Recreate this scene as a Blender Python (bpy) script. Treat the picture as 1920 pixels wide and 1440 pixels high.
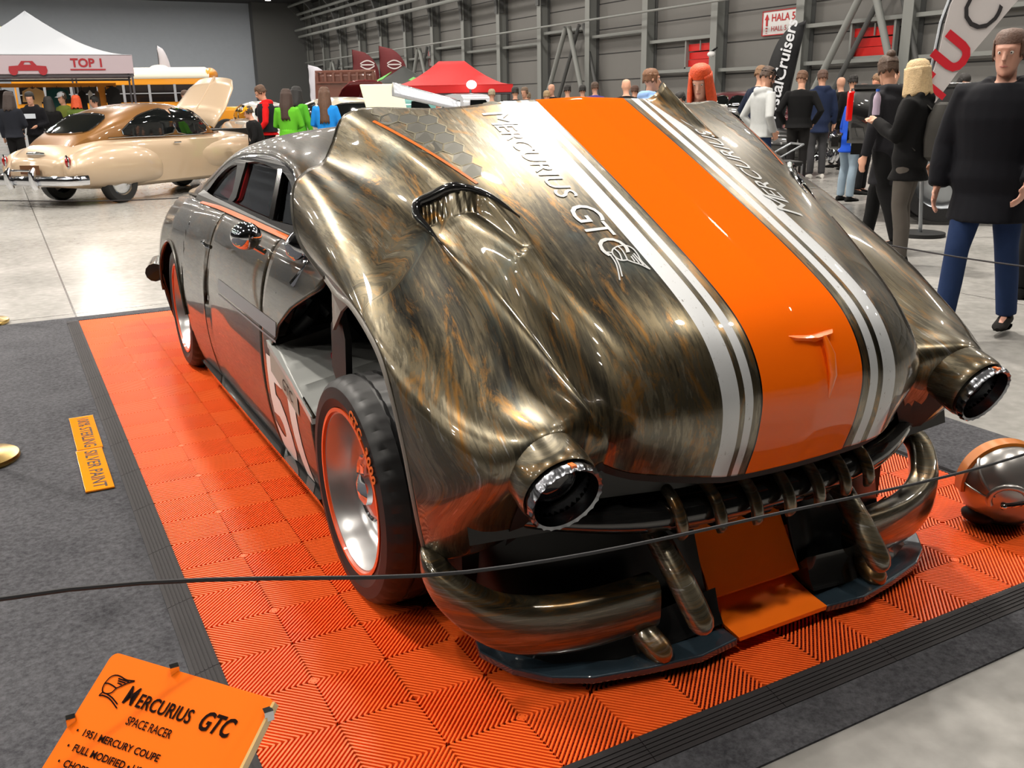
import bpy, bmesh, math, random
import numpy as np
from mathutils import Vector, Matrix, Euler, Quaternion
from mathutils.bvhtree import BVHTree
random.seed(7)
PI = math.pi
SC = bpy.context.scene
COL = SC.collection
for o in list(bpy.data.objects): bpy.data.objects.remove(o)

# ---------------------------------------------------------------- camera
def cam_setup():
    yaw, pitch, roll = .4918, .2984, -.0175
    cy, sy, cp, sp = math.cos(yaw), math.sin(yaw), math.cos(pitch), math.sin(pitch)
    f = Vector((sy*cp, cy*cp, -sp)); r = Vector((cy, -sy, 0)); u = r.cross(f)
    c, s = math.cos(roll), math.sin(roll)
    r2 = c*r+s*u; u2 = -s*r+c*u
    cd = bpy.data.cameras.new('camera'); cam = bpy.data.objects.new('camera', cd); COL.objects.link(cam)
    m = Matrix((r2, u2, -f)).transposed().to_4x4(); m.translation = Vector((-.3092, -1.4757, 1.4619))
    cam.matrix_world = m
    cd.sensor_width = 36; cd.lens = 36*1722.8/1920; cd.clip_start = .05; cd.clip_end = 400
    SC.camera = cam
cam_setup()

# ---------------------------------------------------------------- view and world
SC.view_settings.view_transform = 'Standard'; SC.view_settings.look = 'None'
SC.view_settings.gamma = 1; SC.view_settings.use_curve_mapping = False
SC.view_settings.exposure = 0.15
SC.cycles.max_bounces = 6; SC.cycles.diffuse_bounces = 3; SC.cycles.glossy_bounces = 4
SC.cycles.transmission_bounces = 5; SC.cycles.transparent_max_bounces = 8
SC.cycles.caustics_reflective = False; SC.cycles.caustics_refractive = False
SC.cycles.sample_clamp_indirect = 6; SC.cycles.use_denoising = True
W = bpy.data.worlds.new('world'); SC.world = W; W.use_nodes = True
W.node_tree.nodes['Background'].inputs[0].default_value = (.75, .8, .9, 1)
W.node_tree.nodes['Background'].inputs[1].default_value = .25

# ---------------------------------------------------------------- hall lamps
HALL_H = 10.8
LAMP_W = 230.0
GLARE_LAMP_W = 1000.0
GLARE_LAMPS = [(6.3, 7.2, 10.2), (-4, 9, 10.2)]  # unseen lamps, added where the hood and fender mirror them as glare
LAMP_COL = (1.0, .93, .84)

# ---------------------------------------------------------------- materials
MATS = {}
def srgb(h):
    if isinstance(h, str):
        h = h.lstrip('#'); c = [int(h[i:i+2], 16)/255 for i in (0, 2, 4)]
    else: c = h
    return tuple((x/12.92 if x <= .04045 else ((x+.055)/1.055)**2.4) for x in c)+(1,)
def mat(name, col=None, rough=.5, metal=0, coat=0, emis=None, estr=0, noise=0, nscale=20, bump=0, bscale=60, trans=0, alpha=1, spec=.5, sheen=0):
    if name in MATS: return MATS[name]
    m = bpy.data.materials.new(name); m.use_nodes = True; MATS[name] = m
    nt = m.node_tree; b = nt.nodes['Principled BSDF']
    c = srgb(col) if col is not None else (.5, .5, .5, 1)
    b.inputs['Base Color'].default_value = c
    b.inputs['Roughness'].default_value = rough; b.inputs['Metallic'].default_value = metal
    b.inputs['Specular IOR Level'].default_value = spec
    b.inputs['Coat Weight'].default_value = coat; b.inputs['Coat Roughness'].default_value = .03
    b.inputs['Transmission Weight'].default_value = trans; b.inputs['Alpha'].default_value = alpha
    b.inputs['Sheen Weight'].default_value = sheen
    if emis is not None:
        b.inputs['Emission Color'].default_value = srgb(emis); b.inputs['Emission Strength'].default_value = estr
    tc = nt.nodes.new('ShaderNodeTexCoord')
    if noise:
        n = nt.nodes.new('ShaderNodeTexNoise'); n.inputs['Scale'].default_value = nscale; n.inputs['Detail'].default_value = 6
        nt.links.new(tc.outputs['Object'], n.inputs['Vector'])
        mx = nt.nodes.new('ShaderNodeMix'); mx.data_type = 'RGBA'
        mx.inputs[6].default_value = tuple(x*(1-noise) for x in c[:3])+(1,)
        mx.inputs[7].default_value = tuple(min(1, x*(1+noise)) for x in c[:3])+(1,)
        nt.links.new(n.outputs['Fac'], mx.inputs[0]); nt.links.new(mx.outputs[2], b.inputs['Base Color'])
    if bump:
        n = nt.nodes.new('ShaderNodeTexNoise'); n.inputs['Scale'].default_value = bscale; n.inputs['Detail'].default_value = 4
        nt.links.new(tc.outputs['Object'], n.inputs['Vector'])
        bp = nt.nodes.new('ShaderNodeBump'); bp.inputs['Strength'].default_value = bump; bp.inputs['Distance'].default_value = .01
        nt.links.new(n.outputs['Fac'], bp.inputs['Height']); nt.links.new(bp.outputs[0], b.inputs['Normal'])
    return m
def N(nt, t, **k):
    n = nt.nodes.new(t)
    for a, v in k.items(): setattr(n, a, v)
    return n
def mathn(nt, op, a, b=None, c=None):
    n = N(nt, 'ShaderNodeMath', operation=op)
    for i, v in enumerate((a, b, c)):
        if v is None: continue
        if isinstance(v, (int, float)): n.inputs[i].default_value = v
        else: nt.links.new(v, n.inputs[i])
    return n.outputs[0]
def mixc(nt, fac, a, b):
    n = N(nt, 'ShaderNodeMix', data_type='RGBA')
    if isinstance(fac, (int, float)): n.inputs[0].default_value = fac
    else: nt.links.new(fac, n.inputs[0])
    for i, v in ((6, a), (7, b)):
        if isinstance(v, tuple): n.inputs[i].default_value = v
        else: nt.links.new(v, n.inputs[i])
    return n.outputs[2]
def mixf(nt, fac, a, b):
    n = N(nt, 'ShaderNodeMix', data_type='FLOAT')
    nt.links.new(fac, n.inputs[0])
    for i, v in ((2, a), (3, b)):
        if isinstance(v, (int, float)): n.inputs[i].default_value = v
        else: nt.links.new(v, n.inputs[i])
    return n.outputs[0]

ORANGE = srgb('#ff6c0c')
def patina(name, striped=False, dark=1.0, met0=.82):
    """worn bronze, gold, steel and teal lacquer under a clear coat, streaked along the car"""
    m = bpy.data.materials.new(name); m.use_nodes = True; MATS[name] = m
    nt = m.node_tree; b = nt.nodes['Principled BSDF']; L = nt.links.new
    uv = N(nt, 'ShaderNodeUVMap'); uv.uv_map = 'UVMap'
    def noise(sx, sy, sc, det=6, rough=.6, off=0, rot=.35, dist=0):
        mp = N(nt, 'ShaderNodeMapping'); mp.inputs['Scale'].default_value = (sx, sy, 1)
        mp.inputs['Rotation'].default_value = (0, 0, rot)
        mp.inputs['Location'].default_value = (off, off*1.7, off)
        L(uv.outputs[0], mp.inputs[0])
        n = N(nt, 'ShaderNodeTexNoise'); n.inputs['Scale'].default_value = sc; n.inputs['Detail'].default_value = det
        n.inputs['Roughness'].default_value = rough; n.inputs['Distortion'].default_value = dist
        L(mp.outputs[0], n.inputs['Vector']); return n.outputs['Fac']
    big = noise(1.6, .7, 2.2, 6, .62, 3.1, .35, .4)
    streak = noise(14, 1.6, 2.0, 8, .68, 7.7)
    fine = noise(70, 7, 2.2, 6, .7, 1.3)
    a = mathn(nt, 'ADD', mathn(nt, 'MULTIPLY', big, .5), mathn(nt, 'MULTIPLY', streak, .36))
    a = mathn(nt, 'ADD', a, mathn(nt, 'MULTIPLY', fine, .14))
    cr = N(nt, 'ShaderNodeValToRGB'); e = cr.color_ramp.elements
    d = dark
    stops = [(.38, (.022*d, .021*d, .017*d)), (.45, (.062*d, .053*d, .034*d)), (.49, (.13*d, .105*d, .062*d)), (.52, (.10*d, .088*d, .062*d)),
             (.55, (.22*d, .19*d, .13*d)), (.58, (.15*d, .125*d, .08*d)), (.62, (.46*d, .46*d, .44*d)), (.70, (.30*d, .17*d, .045*d))]
    e[0].position = stops[0][0]; e[0].color = stops[0][1]+(1,)
    e[1].position = stops[-1][0]; e[1].color = stops[-1][1]+(1,)
    for p_, c_ in stops[1:-1]:
        x = e.new(p_); x.color = c_+(1,)
    L(a, cr.inputs[0])
    col = cr.outputs[0]
    # teal clouds and rusty blotches
    teal = noise(1.2, 1.2, 3.0, 4, .6, 21.0)
    tf = N(nt, 'ShaderNodeMapRange'); tf.inputs[1].default_value = .58; tf.inputs[2].default_value = .72; L(teal, tf.inputs[0])
    col = mixc(nt, mathn(nt, 'MULTIPLY', tf.outputs[0], .5), col, (.07*d, .10*d, .10*d, 1))
    rs = noise(5, 1.5, 2.4, 9, .75, 33.0, .3, 1.0)
    rf = N(nt, 'ShaderNodeMapRange'); rf.inputs[1].default_value = .525; rf.inputs[2].default_value = .64; L(rs, rf.inputs[0])
    col = mixc(nt, mathn(nt, 'MULTIPLY', rf.outputs[0], .85), col, (.32*d, .15*d, .03*d, 1))
    met = met0; rough = mathn(nt, 'ADD', mathn(nt, 'MULTIPLY', fine, .22), .20)
    if striped:
        sep = N(nt, 'ShaderNodeSeparateXYZ'); L(uv.outputs[0], sep.inputs[0])
        ax = mathn(nt, 'ABSOLUTE', sep.outputs[0])
        def band(lo, hi):
            return mathn(nt, 'MULTIPLY', mathn(nt, 'GREATER_THAN', ax, lo), mathn(nt, 'LESS_THAN', ax, hi))
        wear = N(nt, 'ShaderNodeMapRange'); wear.inputs[1].default_value = .60; wear.inputs[2].default_value = .64; L(noise(9, 5, 7, 8, .8, 50), wear.inputs[0])
        keep = mathn(nt, 'SUBTRACT', 1.0, mathn(nt, 'MULTIPLY', wear.outputs[0], .75))
        silver = mathn(nt, 'ADD', band(.201, .228), band(.246, .296))
        silver = mathn(nt, 'MULTIPLY', silver, keep)
        col = mixc(nt, silver, col, (.60, .62, .64, 1))
        blk = band(.171, .176)
        col = mixc(nt, blk, col, (.008, .007, .006, 1))
        org = mathn(nt, 'LESS_THAN', ax, .171)
        col = mixc(nt, org, col, ORANGE)
        met = mixf(nt, org, mixf(nt, silver, .82, .35), 0.0); rough = mixf(nt, org, mixf(nt, silver, rough, .5), .6)
        # honeycomb fading in at the rear of the hood, both sides
        v = sep.outputs[1]
    L(col, b.inputs['Base Color'])
    if isinstance(met, float): b.inputs['Metallic'].default_value = met
    else: L(met, b.inputs['Metallic'])
    L(rough, b.inputs['Roughness'])
    if striped: L(mathn(nt, 'SUBTRACT', .5, mathn(nt, 'MULTIPLY', org, .5)), b.inputs['Specular IOR Level'])
    b.inputs['Coat Weight'].default_value = 1; b.inputs['Coat Roughness'].default_value = .03
    return m
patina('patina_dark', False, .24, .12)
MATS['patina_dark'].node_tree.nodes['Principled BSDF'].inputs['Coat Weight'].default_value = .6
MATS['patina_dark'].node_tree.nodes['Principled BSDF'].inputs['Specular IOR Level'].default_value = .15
patina('patina_mid', False, .85, .75)
patina('patina_hood', True, 1.0)

# ---------------------------------------------------------------- mesh helpers
class G:
    """collects quads and triangles for one mesh"""
    def __init__(s): s.v = []; s.f = []
    def add(s, V, F):
        n = len(s.v); s.v += [tuple(p) for p in V]; s.f += [tuple(i+n for i in f) for f in F]; return s
    def box(s, c, d, rz=0, M=None):
        x, y, z = (k/2 for k in d)
        V = [Vector((sx*x, sy*y, sz*z)) for sz in (-1, 1) for sy in (-1, 1) for sx in (-1, 1)]
        R = Matrix.Rotation(rz, 3, 'Z') if M is None else M
        V = [R @ p+Vector(c) for p in V]
        return s.add(V, [(0, 2, 3, 1), (4, 5, 7, 6), (0, 1, 5, 4), (2, 6, 7, 3), (0, 4, 6, 2), (1, 3, 7, 5)])
    def bar(s, a, b, w, h=None, up=(0, 0, 1)):
        a, b = Vector(a), Vector(b); h = h or w; d = (b-a); L = d.length; d.normalize()
        u = Vector(up)
        if abs(d.dot(u)) > .98: u = Vector((1, 0, 0))
        x = d.cross(u).normalized(); z = x.cross(d)
        V = [p+x*sx*w/2+z*sz*h/2 for p in (a, b) for sz in (-1, 1) for sx in (-1, 1)]
        return s.add(V, [(0, 2, 3, 1), (4, 5, 7, 6), (0, 1, 5, 4), (2, 6, 7, 3), (0, 4, 6, 2), (1, 3, 7, 5)])
    def loft(s, rings, closed=True, caps=True):
        n = len(rings[0]); V = [p for r in rings for p in r]; F = []
        m = n if closed else n-1
        for i in range(len(rings)-1):
            for j in range(m):
                k = (j+1) % n
                F.append((i*n+j, i*n+k, (i+1)*n+k, (i+1)*n+j))
        if caps and closed:
            F.append(tuple(range(n-1, -1, -1))); F.append(tuple((len(rings)-1)*n+j for j in range(n)))
        return s.add(V, F)
    def tube(s, pts, r, n=12, caps=True, flat=1.0, up=(0, 0, 1)):
        pts = [Vector(p) for p in pts]; rs = r if isinstance(r, (list, tuple)) else [r]*len(pts); rings = []
        px = None
        for i, p in enumerate(pts):
            d = (pts[min(i+1, len(pts)-1)]-pts[max(i-1, 0)]).normalized()
            if px is None:
                u = Vector(up)
                if abs(d.dot(u)) > .95: u = Vector((0, 1, 0))
                x = d.cross(u).normalized()
            else: x = (px-d*px.dot(d)).normalized()
            px = x; z = x.cross(d)
            rr = rs[i]; ra, rb = rr if isinstance(rr, tuple) else (rr, rr*flat)
            rings.append([p+x*ra*math.cos(2*PI*k/n)+z*rb*math.sin(2*PI*k/n) for k in range(n)])
        return s.loft(rings, True, caps)
    def cyl(s, c, r, h, n=24, axis='Z', r2=None):
        r2 = r if r2 is None else r2
        R = {'Z': Matrix.Identity(3), 'X': Matrix.Rotation(PI/2, 3, 'Y'), 'Y': Matrix.Rotation(-PI/2, 3, 'X')}[axis]
        rings = [[R @ Vector((q*math.cos(2*PI*k/n), q*math.sin(2*PI*k/n), z))+Vector(c) for k in range(n)] for q, z in ((r, -h/2), (r2, h/2))]
        return s.loft(rings)
    def lathe(s, prof, n=32, M=None, fr=None):
        """prof: (radius, height) around Z, then matrix M"""
        M = M or Matrix.Identity(4); rings = []
        for k in range(n):
            a = 2*PI*k/n; row = []
            for j, (r, z) in enumerate(prof):
                if fr: r = fr(k, j, r)
                row.append(M @ Vector((r*math.cos(a), r*math.sin(a), z)))
            rings.append(row)
        m = len(prof); V = [p for r in rings for p in r]
        F = [(i*m+j, i*m+j+1, ((i+1) % n)*m+j+1, ((i+1) % n)*m+j) for i in range(n) for j in range(m-1)]
        return s.add(V, F)
    def ball(s, c, r, n=16, m=10, M=None):
        rx, ry, rz = (r, r, r) if isinstance(r, (int, float)) else r
        M = M or Matrix.Identity(3); c = Vector(c); rings = []
        for i in range(m+1):
            t = PI*i/m; q = max(math.sin(t), .001)
            rings.append([c+M @ Vector((rx*q*math.cos(2*PI*k/n), ry*q*math.sin(2*PI*k/n), rz*math.cos(t))) for k in range(n)])
        return s.loft(rings[::-1])
    def prism(s, pts, d):
        """closed outline of 3-D points pushed along vector d"""
        n = len(pts); d = Vector(d); V = [Vector(p) for p in pts]; V += [p+d for p in V]
        F = [tuple(range(n-1, -1, -1)), tuple(range(n, 2*n))]+[(i, (i+1) % n, n+(i+1) % n, n+i) for i in range(n)]
        return s.add(V, F)
    def grid(s, P, double=False):
        R, C = len(P), len(P[0]); V = [p for r in P for p in r]
        return s.add(V, [(i*C+j, i*C+j+1, (i+1)*C+j+1, (i+1)*C+j) for i in range(R-1) for j in range(C-1)])

def world_off(parent):
    while parent is not None:
        if parent.get('_world'): return Vector(parent.location)
        parent = parent.parent
    return Vector((0, 0, 0))
def mk(name, g, m, parent=None, smooth=True, angle=40, bevel=0, solid=0, sub=0, kind=None, label=None, cat=None, group=None):
    me = bpy.data.meshes.new(name)
    vs, fs = (g.v, g.f) if isinstance(g, G) else g
    off = Vector((0, 0, 0))
    off = world_off(parent)
    me.from_pydata([tuple(Vector(p)-off) for p in vs], [], fs); me.update()
    bm = bmesh.new(); bm.from_mesh(me); bmesh.ops.recalc_face_normals(bm, faces=bm.faces); bm.to_mesh(me); bm.free()
    if smooth:
        me.polygons.foreach_set('use_smooth', [True]*len(me.polygons))
        me.set_sharp_from_angle(angle=math.radians(angle))
    me.materials.append(m if not isinstance(m, str) else MATS[m])
    o = bpy.data.objects.new(name, me); COL.objects.link(o)
    if parent is not None: o.parent = parent
    if solid:
        md = o.modifiers.new('solid', 'SOLIDIFY'); md.thickness = abs(solid); md.offset = 1 if solid > 0 else -1
    if sub:
        md = o.modifiers.new('sub', 'SUBSURF'); md.levels = md.render_levels = sub
    if bevel:
        md = o.modifiers.new('bevel', 'BEVEL'); md.width = bevel; md.segments = 2; md.limit_method = 'ANGLE'
    tag(o, label, cat, group, kind)
    return o
def tag(o, label=None, cat=None, group=None, kind=None):
    for k, v in (('label', label), ('category', cat), ('group', group), ('kind', kind)):
        if v: o[k] = v
    return o
def thing(name, label, cat, loc=(0, 0, 0), rz=0, group=None, world=False):
    o = bpy.data.objects.new(name, None); COL.objects.link(o); o.location = loc; o.rotation_euler = (0, 0, rz)
    o.empty_display_size = .1
    if world: o['_world'] = 1
    return tag(o, label, cat, group)
def dup(root, loc=None, rz=None, label=None, scale=None):
    r = root.copy(); COL.objects.link(r)
    if loc is not None: r.location = loc
    if rz is not None: r.rotation_euler = (0, 0, rz)
    if label: r['label'] = label
    if scale: r.scale = (scale,)*3
    for ch in list(root.children):
        c = ch.copy(); COL.objects.link(c); c.parent = r
        for gch in list(ch.children):
            d = gch.copy(); COL.objects.link(d); d.parent = c
    return r
def text_geo(body, size=1.0, shear=0, extrude=0, space=1.0, sub=0, align='LEFT', bold=0):
    cu = bpy.data.curves.new('t', 'FONT'); cu.body = body; cu.size = size; cu.shear = shear; cu.extrude = extrude
    cu.space_character = space; cu.align_x = align; cu.resolution_u = 3; cu.offset = bold
    ob = bpy.data.objects.new('t', cu); COL.objects.link(ob)
    dg = bpy.context.evaluated_depsgraph_get(); me = bpy.data.meshes.new_from_object(ob.evaluated_get(dg))
    bpy.data.objects.remove(ob)
    if sub:
        bm = bmesh.new(); bm.from_mesh(me); bmesh.ops.triangulate(bm, faces=bm.faces)
        for _ in range(5):
            ed = [e for e in bm.edges if e.calc_length() > sub]
            if not ed: break
            bmesh.ops.subdivide_edges(bm, edges=ed, cuts=1); bmesh.ops.triangulate(bm, faces=bm.faces)
        bm.to_mesh(me); bm.free()
    g = ([v.co.copy() for v in me.vertices], [tuple(p.vertices) for p in me.polygons])
    bpy.data.meshes.remove(me); return g
def place_text(body, size, M, name, m, parent, extrude=.002, **k):
    V, F = text_geo(body, size, extrude=extrude, **k)
    return mk(name, ([M @ p for p in V], F), m, parent, smooth=False)
def frame(o, x, y):
    """4x4 with origin o, x axis x, y axis y"""
    x = Vector(x).normalized(); y = Vector(y); z = x.cross(y).normalized(); y = z.cross(x)
    m = Matrix((x, y, z)).transposed().to_4x4(); m.translation = Vector(o); return m
def fill2d(outer, holes=()):
    """flat face with holes: returns 2-D verts and faces"""
    cu = bpy.data.curves.new('f', 'CURVE'); cu.dimensions = '2D'; cu.fill_mode = 'BOTH'
    for loop in [outer]+list(holes):
        sp = cu.splines.new('POLY'); sp.points.add(len(loop)-1)
        for i, p in enumerate(loop): sp.points[i].co = (p[0], p[1], 0, 1)
        sp.use_cyclic_u = True
    ob = bpy.data.objects.new('f', cu); COL.objects.link(ob)
    dg = bpy.context.evaluated_depsgraph_get(); me = bpy.data.meshes.new_from_object(ob.evaluated_get(dg))
    bpy.data.objects.remove(ob)
    g = ([v.co.copy() for v in me.vertices], [tuple(p.vertices) for p in me.polygons]); bpy.data.meshes.remove(me); return g
def cr_spline(P, n):
    """Catmull-Rom through rows of P (k x d) -> n samples"""
    P = np.asarray(P, float); k = len(P); Q = np.vstack([2*P[0]-P[1], P, 2*P[-1]-P[-2]])
    t = np.linspace(0, k-1, n); i = np.minimum(t.astype(int), k-2); f = (t-i)[:, None]
    a, b, c, d = Q[i], Q[i+1], Q[i+2], Q[i+3]
    return .5*((2*b)+(-a+c)*f+(2*a-5*b+4*c-d)*f**2+(-a+3*b-3*c+d)*f**3)
def sm_loop(pts, n=6):
    """closed smooth loop through 2-D/3-D points"""
    P = np.asarray(pts, float); k = len(P); out = []
    for i in range(k):
        a, b, c, d = P[i-1], P[i], P[(i+1) % k], P[(i+2) % k]
        for j in range(n):
            f = j/n; out.append(.5*((2*b)+(-a+c)*f+(2*a-5*b+4*c-d)*f**2+(-a+3*b-3*c+d)*f**3))
    return out

mat('black_gloss', (.12, .12, .12), .12, 0, 1); mat('black_matte', (.04, .04, .045), .7)
mat('chrome', (.85, .86, .88), .06, 1); mat('steel', (.62, .64, .66), .3, 1); mat('rubber', (.075, .075, .08), .5, noise=.3, nscale=40)
mat('brass', (.83, .70, .42), .25, 1); mat('orange_gloss', '#ff7410', .3, 0, 1); mat('apron_white', (.70, .71, .70), .35, 0, .4)
mat('white', (.92, .92, .92), .6); mat('red', (.78, .08, .07), .5)
# ================================================================ the hall
def build_hall():
    # polished concrete floor
    m = bpy.data.materials.new('concrete'); m.use_nodes = True; nt = m.node_tree; b = nt.nodes['Principled BSDF']; MATS['concrete'] = m
    tc = N(nt, 'ShaderNodeTexCoord'); n1 = N(nt, 'ShaderNodeTexNoise'); n1.inputs['Scale'].default_value = .55; n1.inputs['Detail'].default_value = 8; n1.inputs['Roughness'].default_value = .65
    n2 = N(nt, 'ShaderNodeTexNoise'); n2.inputs['Scale'].default_value = 14; n2.inputs['Detail'].default_value = 6
    nt.links.new(tc.outputs['Object'], n1.inputs[0]); nt.links.new(tc.outputs['Object'], n2.inputs[0])
    f = mathn(nt, 'ADD', mathn(nt, 'MULTIPLY', n1.outputs['Fac'], .75), mathn(nt, 'MULTIPLY', n2.outputs['Fac'], .25))
    cr = N(nt, 'ShaderNodeValToRGB'); cr.color_ramp.elements[0].position = .38; cr.color_ramp.elements[0].color = (.25, .245, .23, 1)
    cr.color_ramp.elements[1].position = .62; cr.color_ramp.elements[1].color = (.40, .39, .37, 1)
    nt.links.new(f, cr.inputs[0])
    # expansion joints
    br = N(nt, 'ShaderNodeTexBrick'); br.offset = 0; br.inputs['Scale'].default_value = 1; br.inputs['Brick Width'].default_value = 6; br.inputs['Row Height'].default_value = 6
    br.inputs['Mortar Size'].default_value = .008; br.inputs['Color1'].default_value = br.inputs['Color2'].default_value = (1, 1, 1, 1); br.inputs['Mortar'].default_value = (.35, .35, .35, 1)
    nt.links.new(tc.outputs['Object'], br.inputs[0])
    mx = N(nt, 'ShaderNodeMix', data_type='RGBA', blend_type='MULTIPLY'); mx.inputs[0].default_value = 1
    nt.links.new(cr.outputs[0], mx.inputs[6]); nt.links.new(br.outputs[0], mx.inputs[7]); nt.links.new(mx.outputs[2], b.inputs['Base Color'])
    nt.links.new(mathn(nt, 'ADD', mathn(nt, 'MULTIPLY', n2.outputs['Fac'], .2), .12), b.inputs['Roughness'])
    X0, X1, Y0, Y1 = -34, 28.3, -24, 93.5
    mk('floor', G().box(((X0+X1)/2, (Y0+Y1)/2, -.1), (X1-X0, Y1-Y0, .2)), m, smooth=False, kind='structure')
    wg = mat('wall_grey', (.63, .66, .70), .75, noise=.05, nscale=3); wd = mat('wall_panel', (.45, .445, .435), .6, noise=.06, nscale=.7)
    dk = mat('ceiling_dark', (.16, .16, .165), .8); st = mat('post_grey', (.52, .53, .52), .5); std = mat('post_dark', (.33, .335, .335), .6)
    H = HALL_H
    mk('wall_back', G().box(((X0+X1)/2, Y1+.15, H/2), (X1-X0, .3, H)), wg, smooth=False, kind='structure')
    mk('wall_left', G().box((X0-.15, (Y0+Y1)/2, H/2), (.3, Y1-Y0, H)), dk, smooth=False, kind='structure')
    mk('wall_front', G().box(((X0+X1)/2, Y0-.15, H/2), (X1-X0, .3, H)), dk, smooth=False, kind='structure')
    mk('ceiling', G().box(((X0+X1)/2, (Y0+Y1)/2, H+.15), (X1-X0, Y1-Y0, .3)), dk, smooth=False, kind='structure')
    # right wall of panels with seams
    g = G(); xw = X1+.15
    g.box((xw, (Y0+Y1)/2, H/2), (.3, Y1-Y0, H))
    mk('wall_right', g, wd, smooth=False, kind='structure')
    n = 0
    for z in (2.45, 3.75, 4.95, 6.2, 7.5, 9.0):
        n += 1; mk('trim_%d' % n, G().box((X1-.01, (Y0+Y1)/2, z), (.03, Y1-Y0, .035)), dk, smooth=False, kind='structure')
    # columns: pale flange facing us, deep dark web behind
    ys = [26.7+5.02*k for k in range(-9, 14)]
    for k, y in enumerate(ys):
        if y > Y1: continue
        n += 1
        g = G().box((X1-.62, y, H/2), (.03, .42, H)).box((X1-.31, y, H/2), (.6, .04, H))
        o = mk('trim_%d' % n, g, st if True else std, smooth=False, kind='structure')
        n += 1
        mk('trim_%d' % n, G().box((X1-.03, y, H/2), (.06, .42, H)), std, smooth=False, kind='structure')
    # girts between the columns, low and high
    for k in range(len(ys)-1):
        y0, y1 = ys[k]+.2, ys[k+1]-.2
        if y1 > Y1: continue
        zz = [(2.68, 1), (4.05, 1)] if k in (8, 7, 10, 6, 3, 4) else []
        if k == 9: zz = [(2.62, 1)]
        if k >= 11: zz = [(4.6 if k % 3 else 5.1, 1)]
        for z, _ in zz:
            n += 1; mk('trim_%d' % n, G().box((X1-.3, (y0+y1)/2, z), (.3, y1-y0, .14)), st, smooth=False, kind='structure')
    # V bracing of round tube
    for yc, bl, br in ((23.15, 26.3, 21.0), (43.2, 46.3, 41.0), (63.5, 66.4, 61), (83.5, 86.4, 81)):
        for s, yb in ((-1, br), (1, bl)):
            n += 1; mk('trim_%d' % n, G().tube([(X1-.95, yb, .1), (X1-.95, yc+s*.15, 5.2)], .13, 12), st, kind='structure')
            n += 1; mk('trim_%d' % n, G().tube([(X1-.45, yb+.1*s-.6, .1), (X1-.45, yc+s*.2-.6, 5.3)], .10, 12), std, kind='structure')
    # long pipes along the wall
    for z, x, y0 in ((5.35, X1-1.2, 0), (7.7, X1-1.6, 15), (8.25, X1-1.9, 15), (9.3, X1-1.3, 15), (9.7, X1-1.6, 15), (10.4, X1-2.4, 15)):
        n += 1; mk('trim_%d' % n, G().tube([(x, y0, z), (x, 91, z)], .055 if z < 6 else .12, 8), st, kind='structure')
    # curved haunches of the roof frames
    for y in ys:
        if y > Y1 or y < 30: continue
        n += 1
        pts = [(X1-.5-2.2*(1-math.cos(t)), y, 6.6+4.2*math.sin(t)) for t in np.linspace(0, 1.3, 9)]
        g = G()
        for a, c in zip(pts[:-1], pts[1:]): g.bar(a, c, .3, .5)
        mk('trim_%d' % n, g, std, smooth=False, kind='structure')
    n += 1; mk('trim_%d' % n, G().box((X1-3, 92.8, H/2), (5.2, 1.2, H)), std, smooth=False, kind='structure')
    # red shutters in steel frames
    redm = mat('shutter_red', (.80, .10, .08), .55, bump=.4, bscale=8)
    for i, (yc, w) in enumerate(((33.0, 1.7), (23.35, 1.85))):
        fr = mk('window_%d' % (i+1), G().box((X1-.28, yc, 4.02-.0), (.2, w+.2, .09)).box((X1-.28, yc, 2.78), (.2, w+.2, .09))
                .box((X1-.28, yc-w/2-.05, 3.4), (.2, .09, 1.3)).box((X1-.28, yc+w/2+.05, 3.4), (.2, .09, 1.3)), st, smooth=False, kind='structure')
        g = G()
        for z, dx in ((2.98, 0), (3.3, .05), (3.65, 0)): g.box((X1-.2+dx, yc, z), (.06, w, .3))
        mk('shutter', g, redm, fr, smooth=False)
        mk('pull_bar', G().box((X1-.3, yc-.05, 3.72), (.04, .05, .42)), st, fr, smooth=False)

def build_lamps():
    """rows of round hall lamps under the roof"""
    body = mat('lamp_body', (.3, .3, .3), .4, .6); glow = mat('lamp_glow', (1, 1, 1), .4, emis=(1, .95, .88), estr=9)
    root = thing('hall_lamp', 'round high bay lamp hanging under the dark hall ceiling', 'lamp', (0, 0, HALL_H-.5), group='rows of high bay lamps under the ceiling')
    root_h = mk('housing', G().lathe([(.02, .5), (.02, .25), (.12, .22), (.26, .05), (.28, 0), (.25, 0)], 20), body, root)
    mk('diffuser', G().cyl((0, 0, -.0), .24, .02, 20), glow, root)
    ld = bpy.data.lights.new('lamp_light', 'AREA'); ld.shape = 'DISK'; ld.size = .5; ld.energy = LAMP_W; ld.color = LAMP_COL
    lo = bpy.data.objects.new('lamp_light', ld); COL.objects.link(lo); lo.location = (0, 0, -.03); lo.parent = root
    first = True
    for i in range(8):
        for j in range(17):
            x = -23+6.5*i+(.4 if j % 2 else 0); y = -1.5+6.2*j
            if y > 88: continue
            if first: root.location = (x, y, HALL_H-.5); first = False
            else: dup(root, (x, y, HALL_H-.5))

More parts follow.
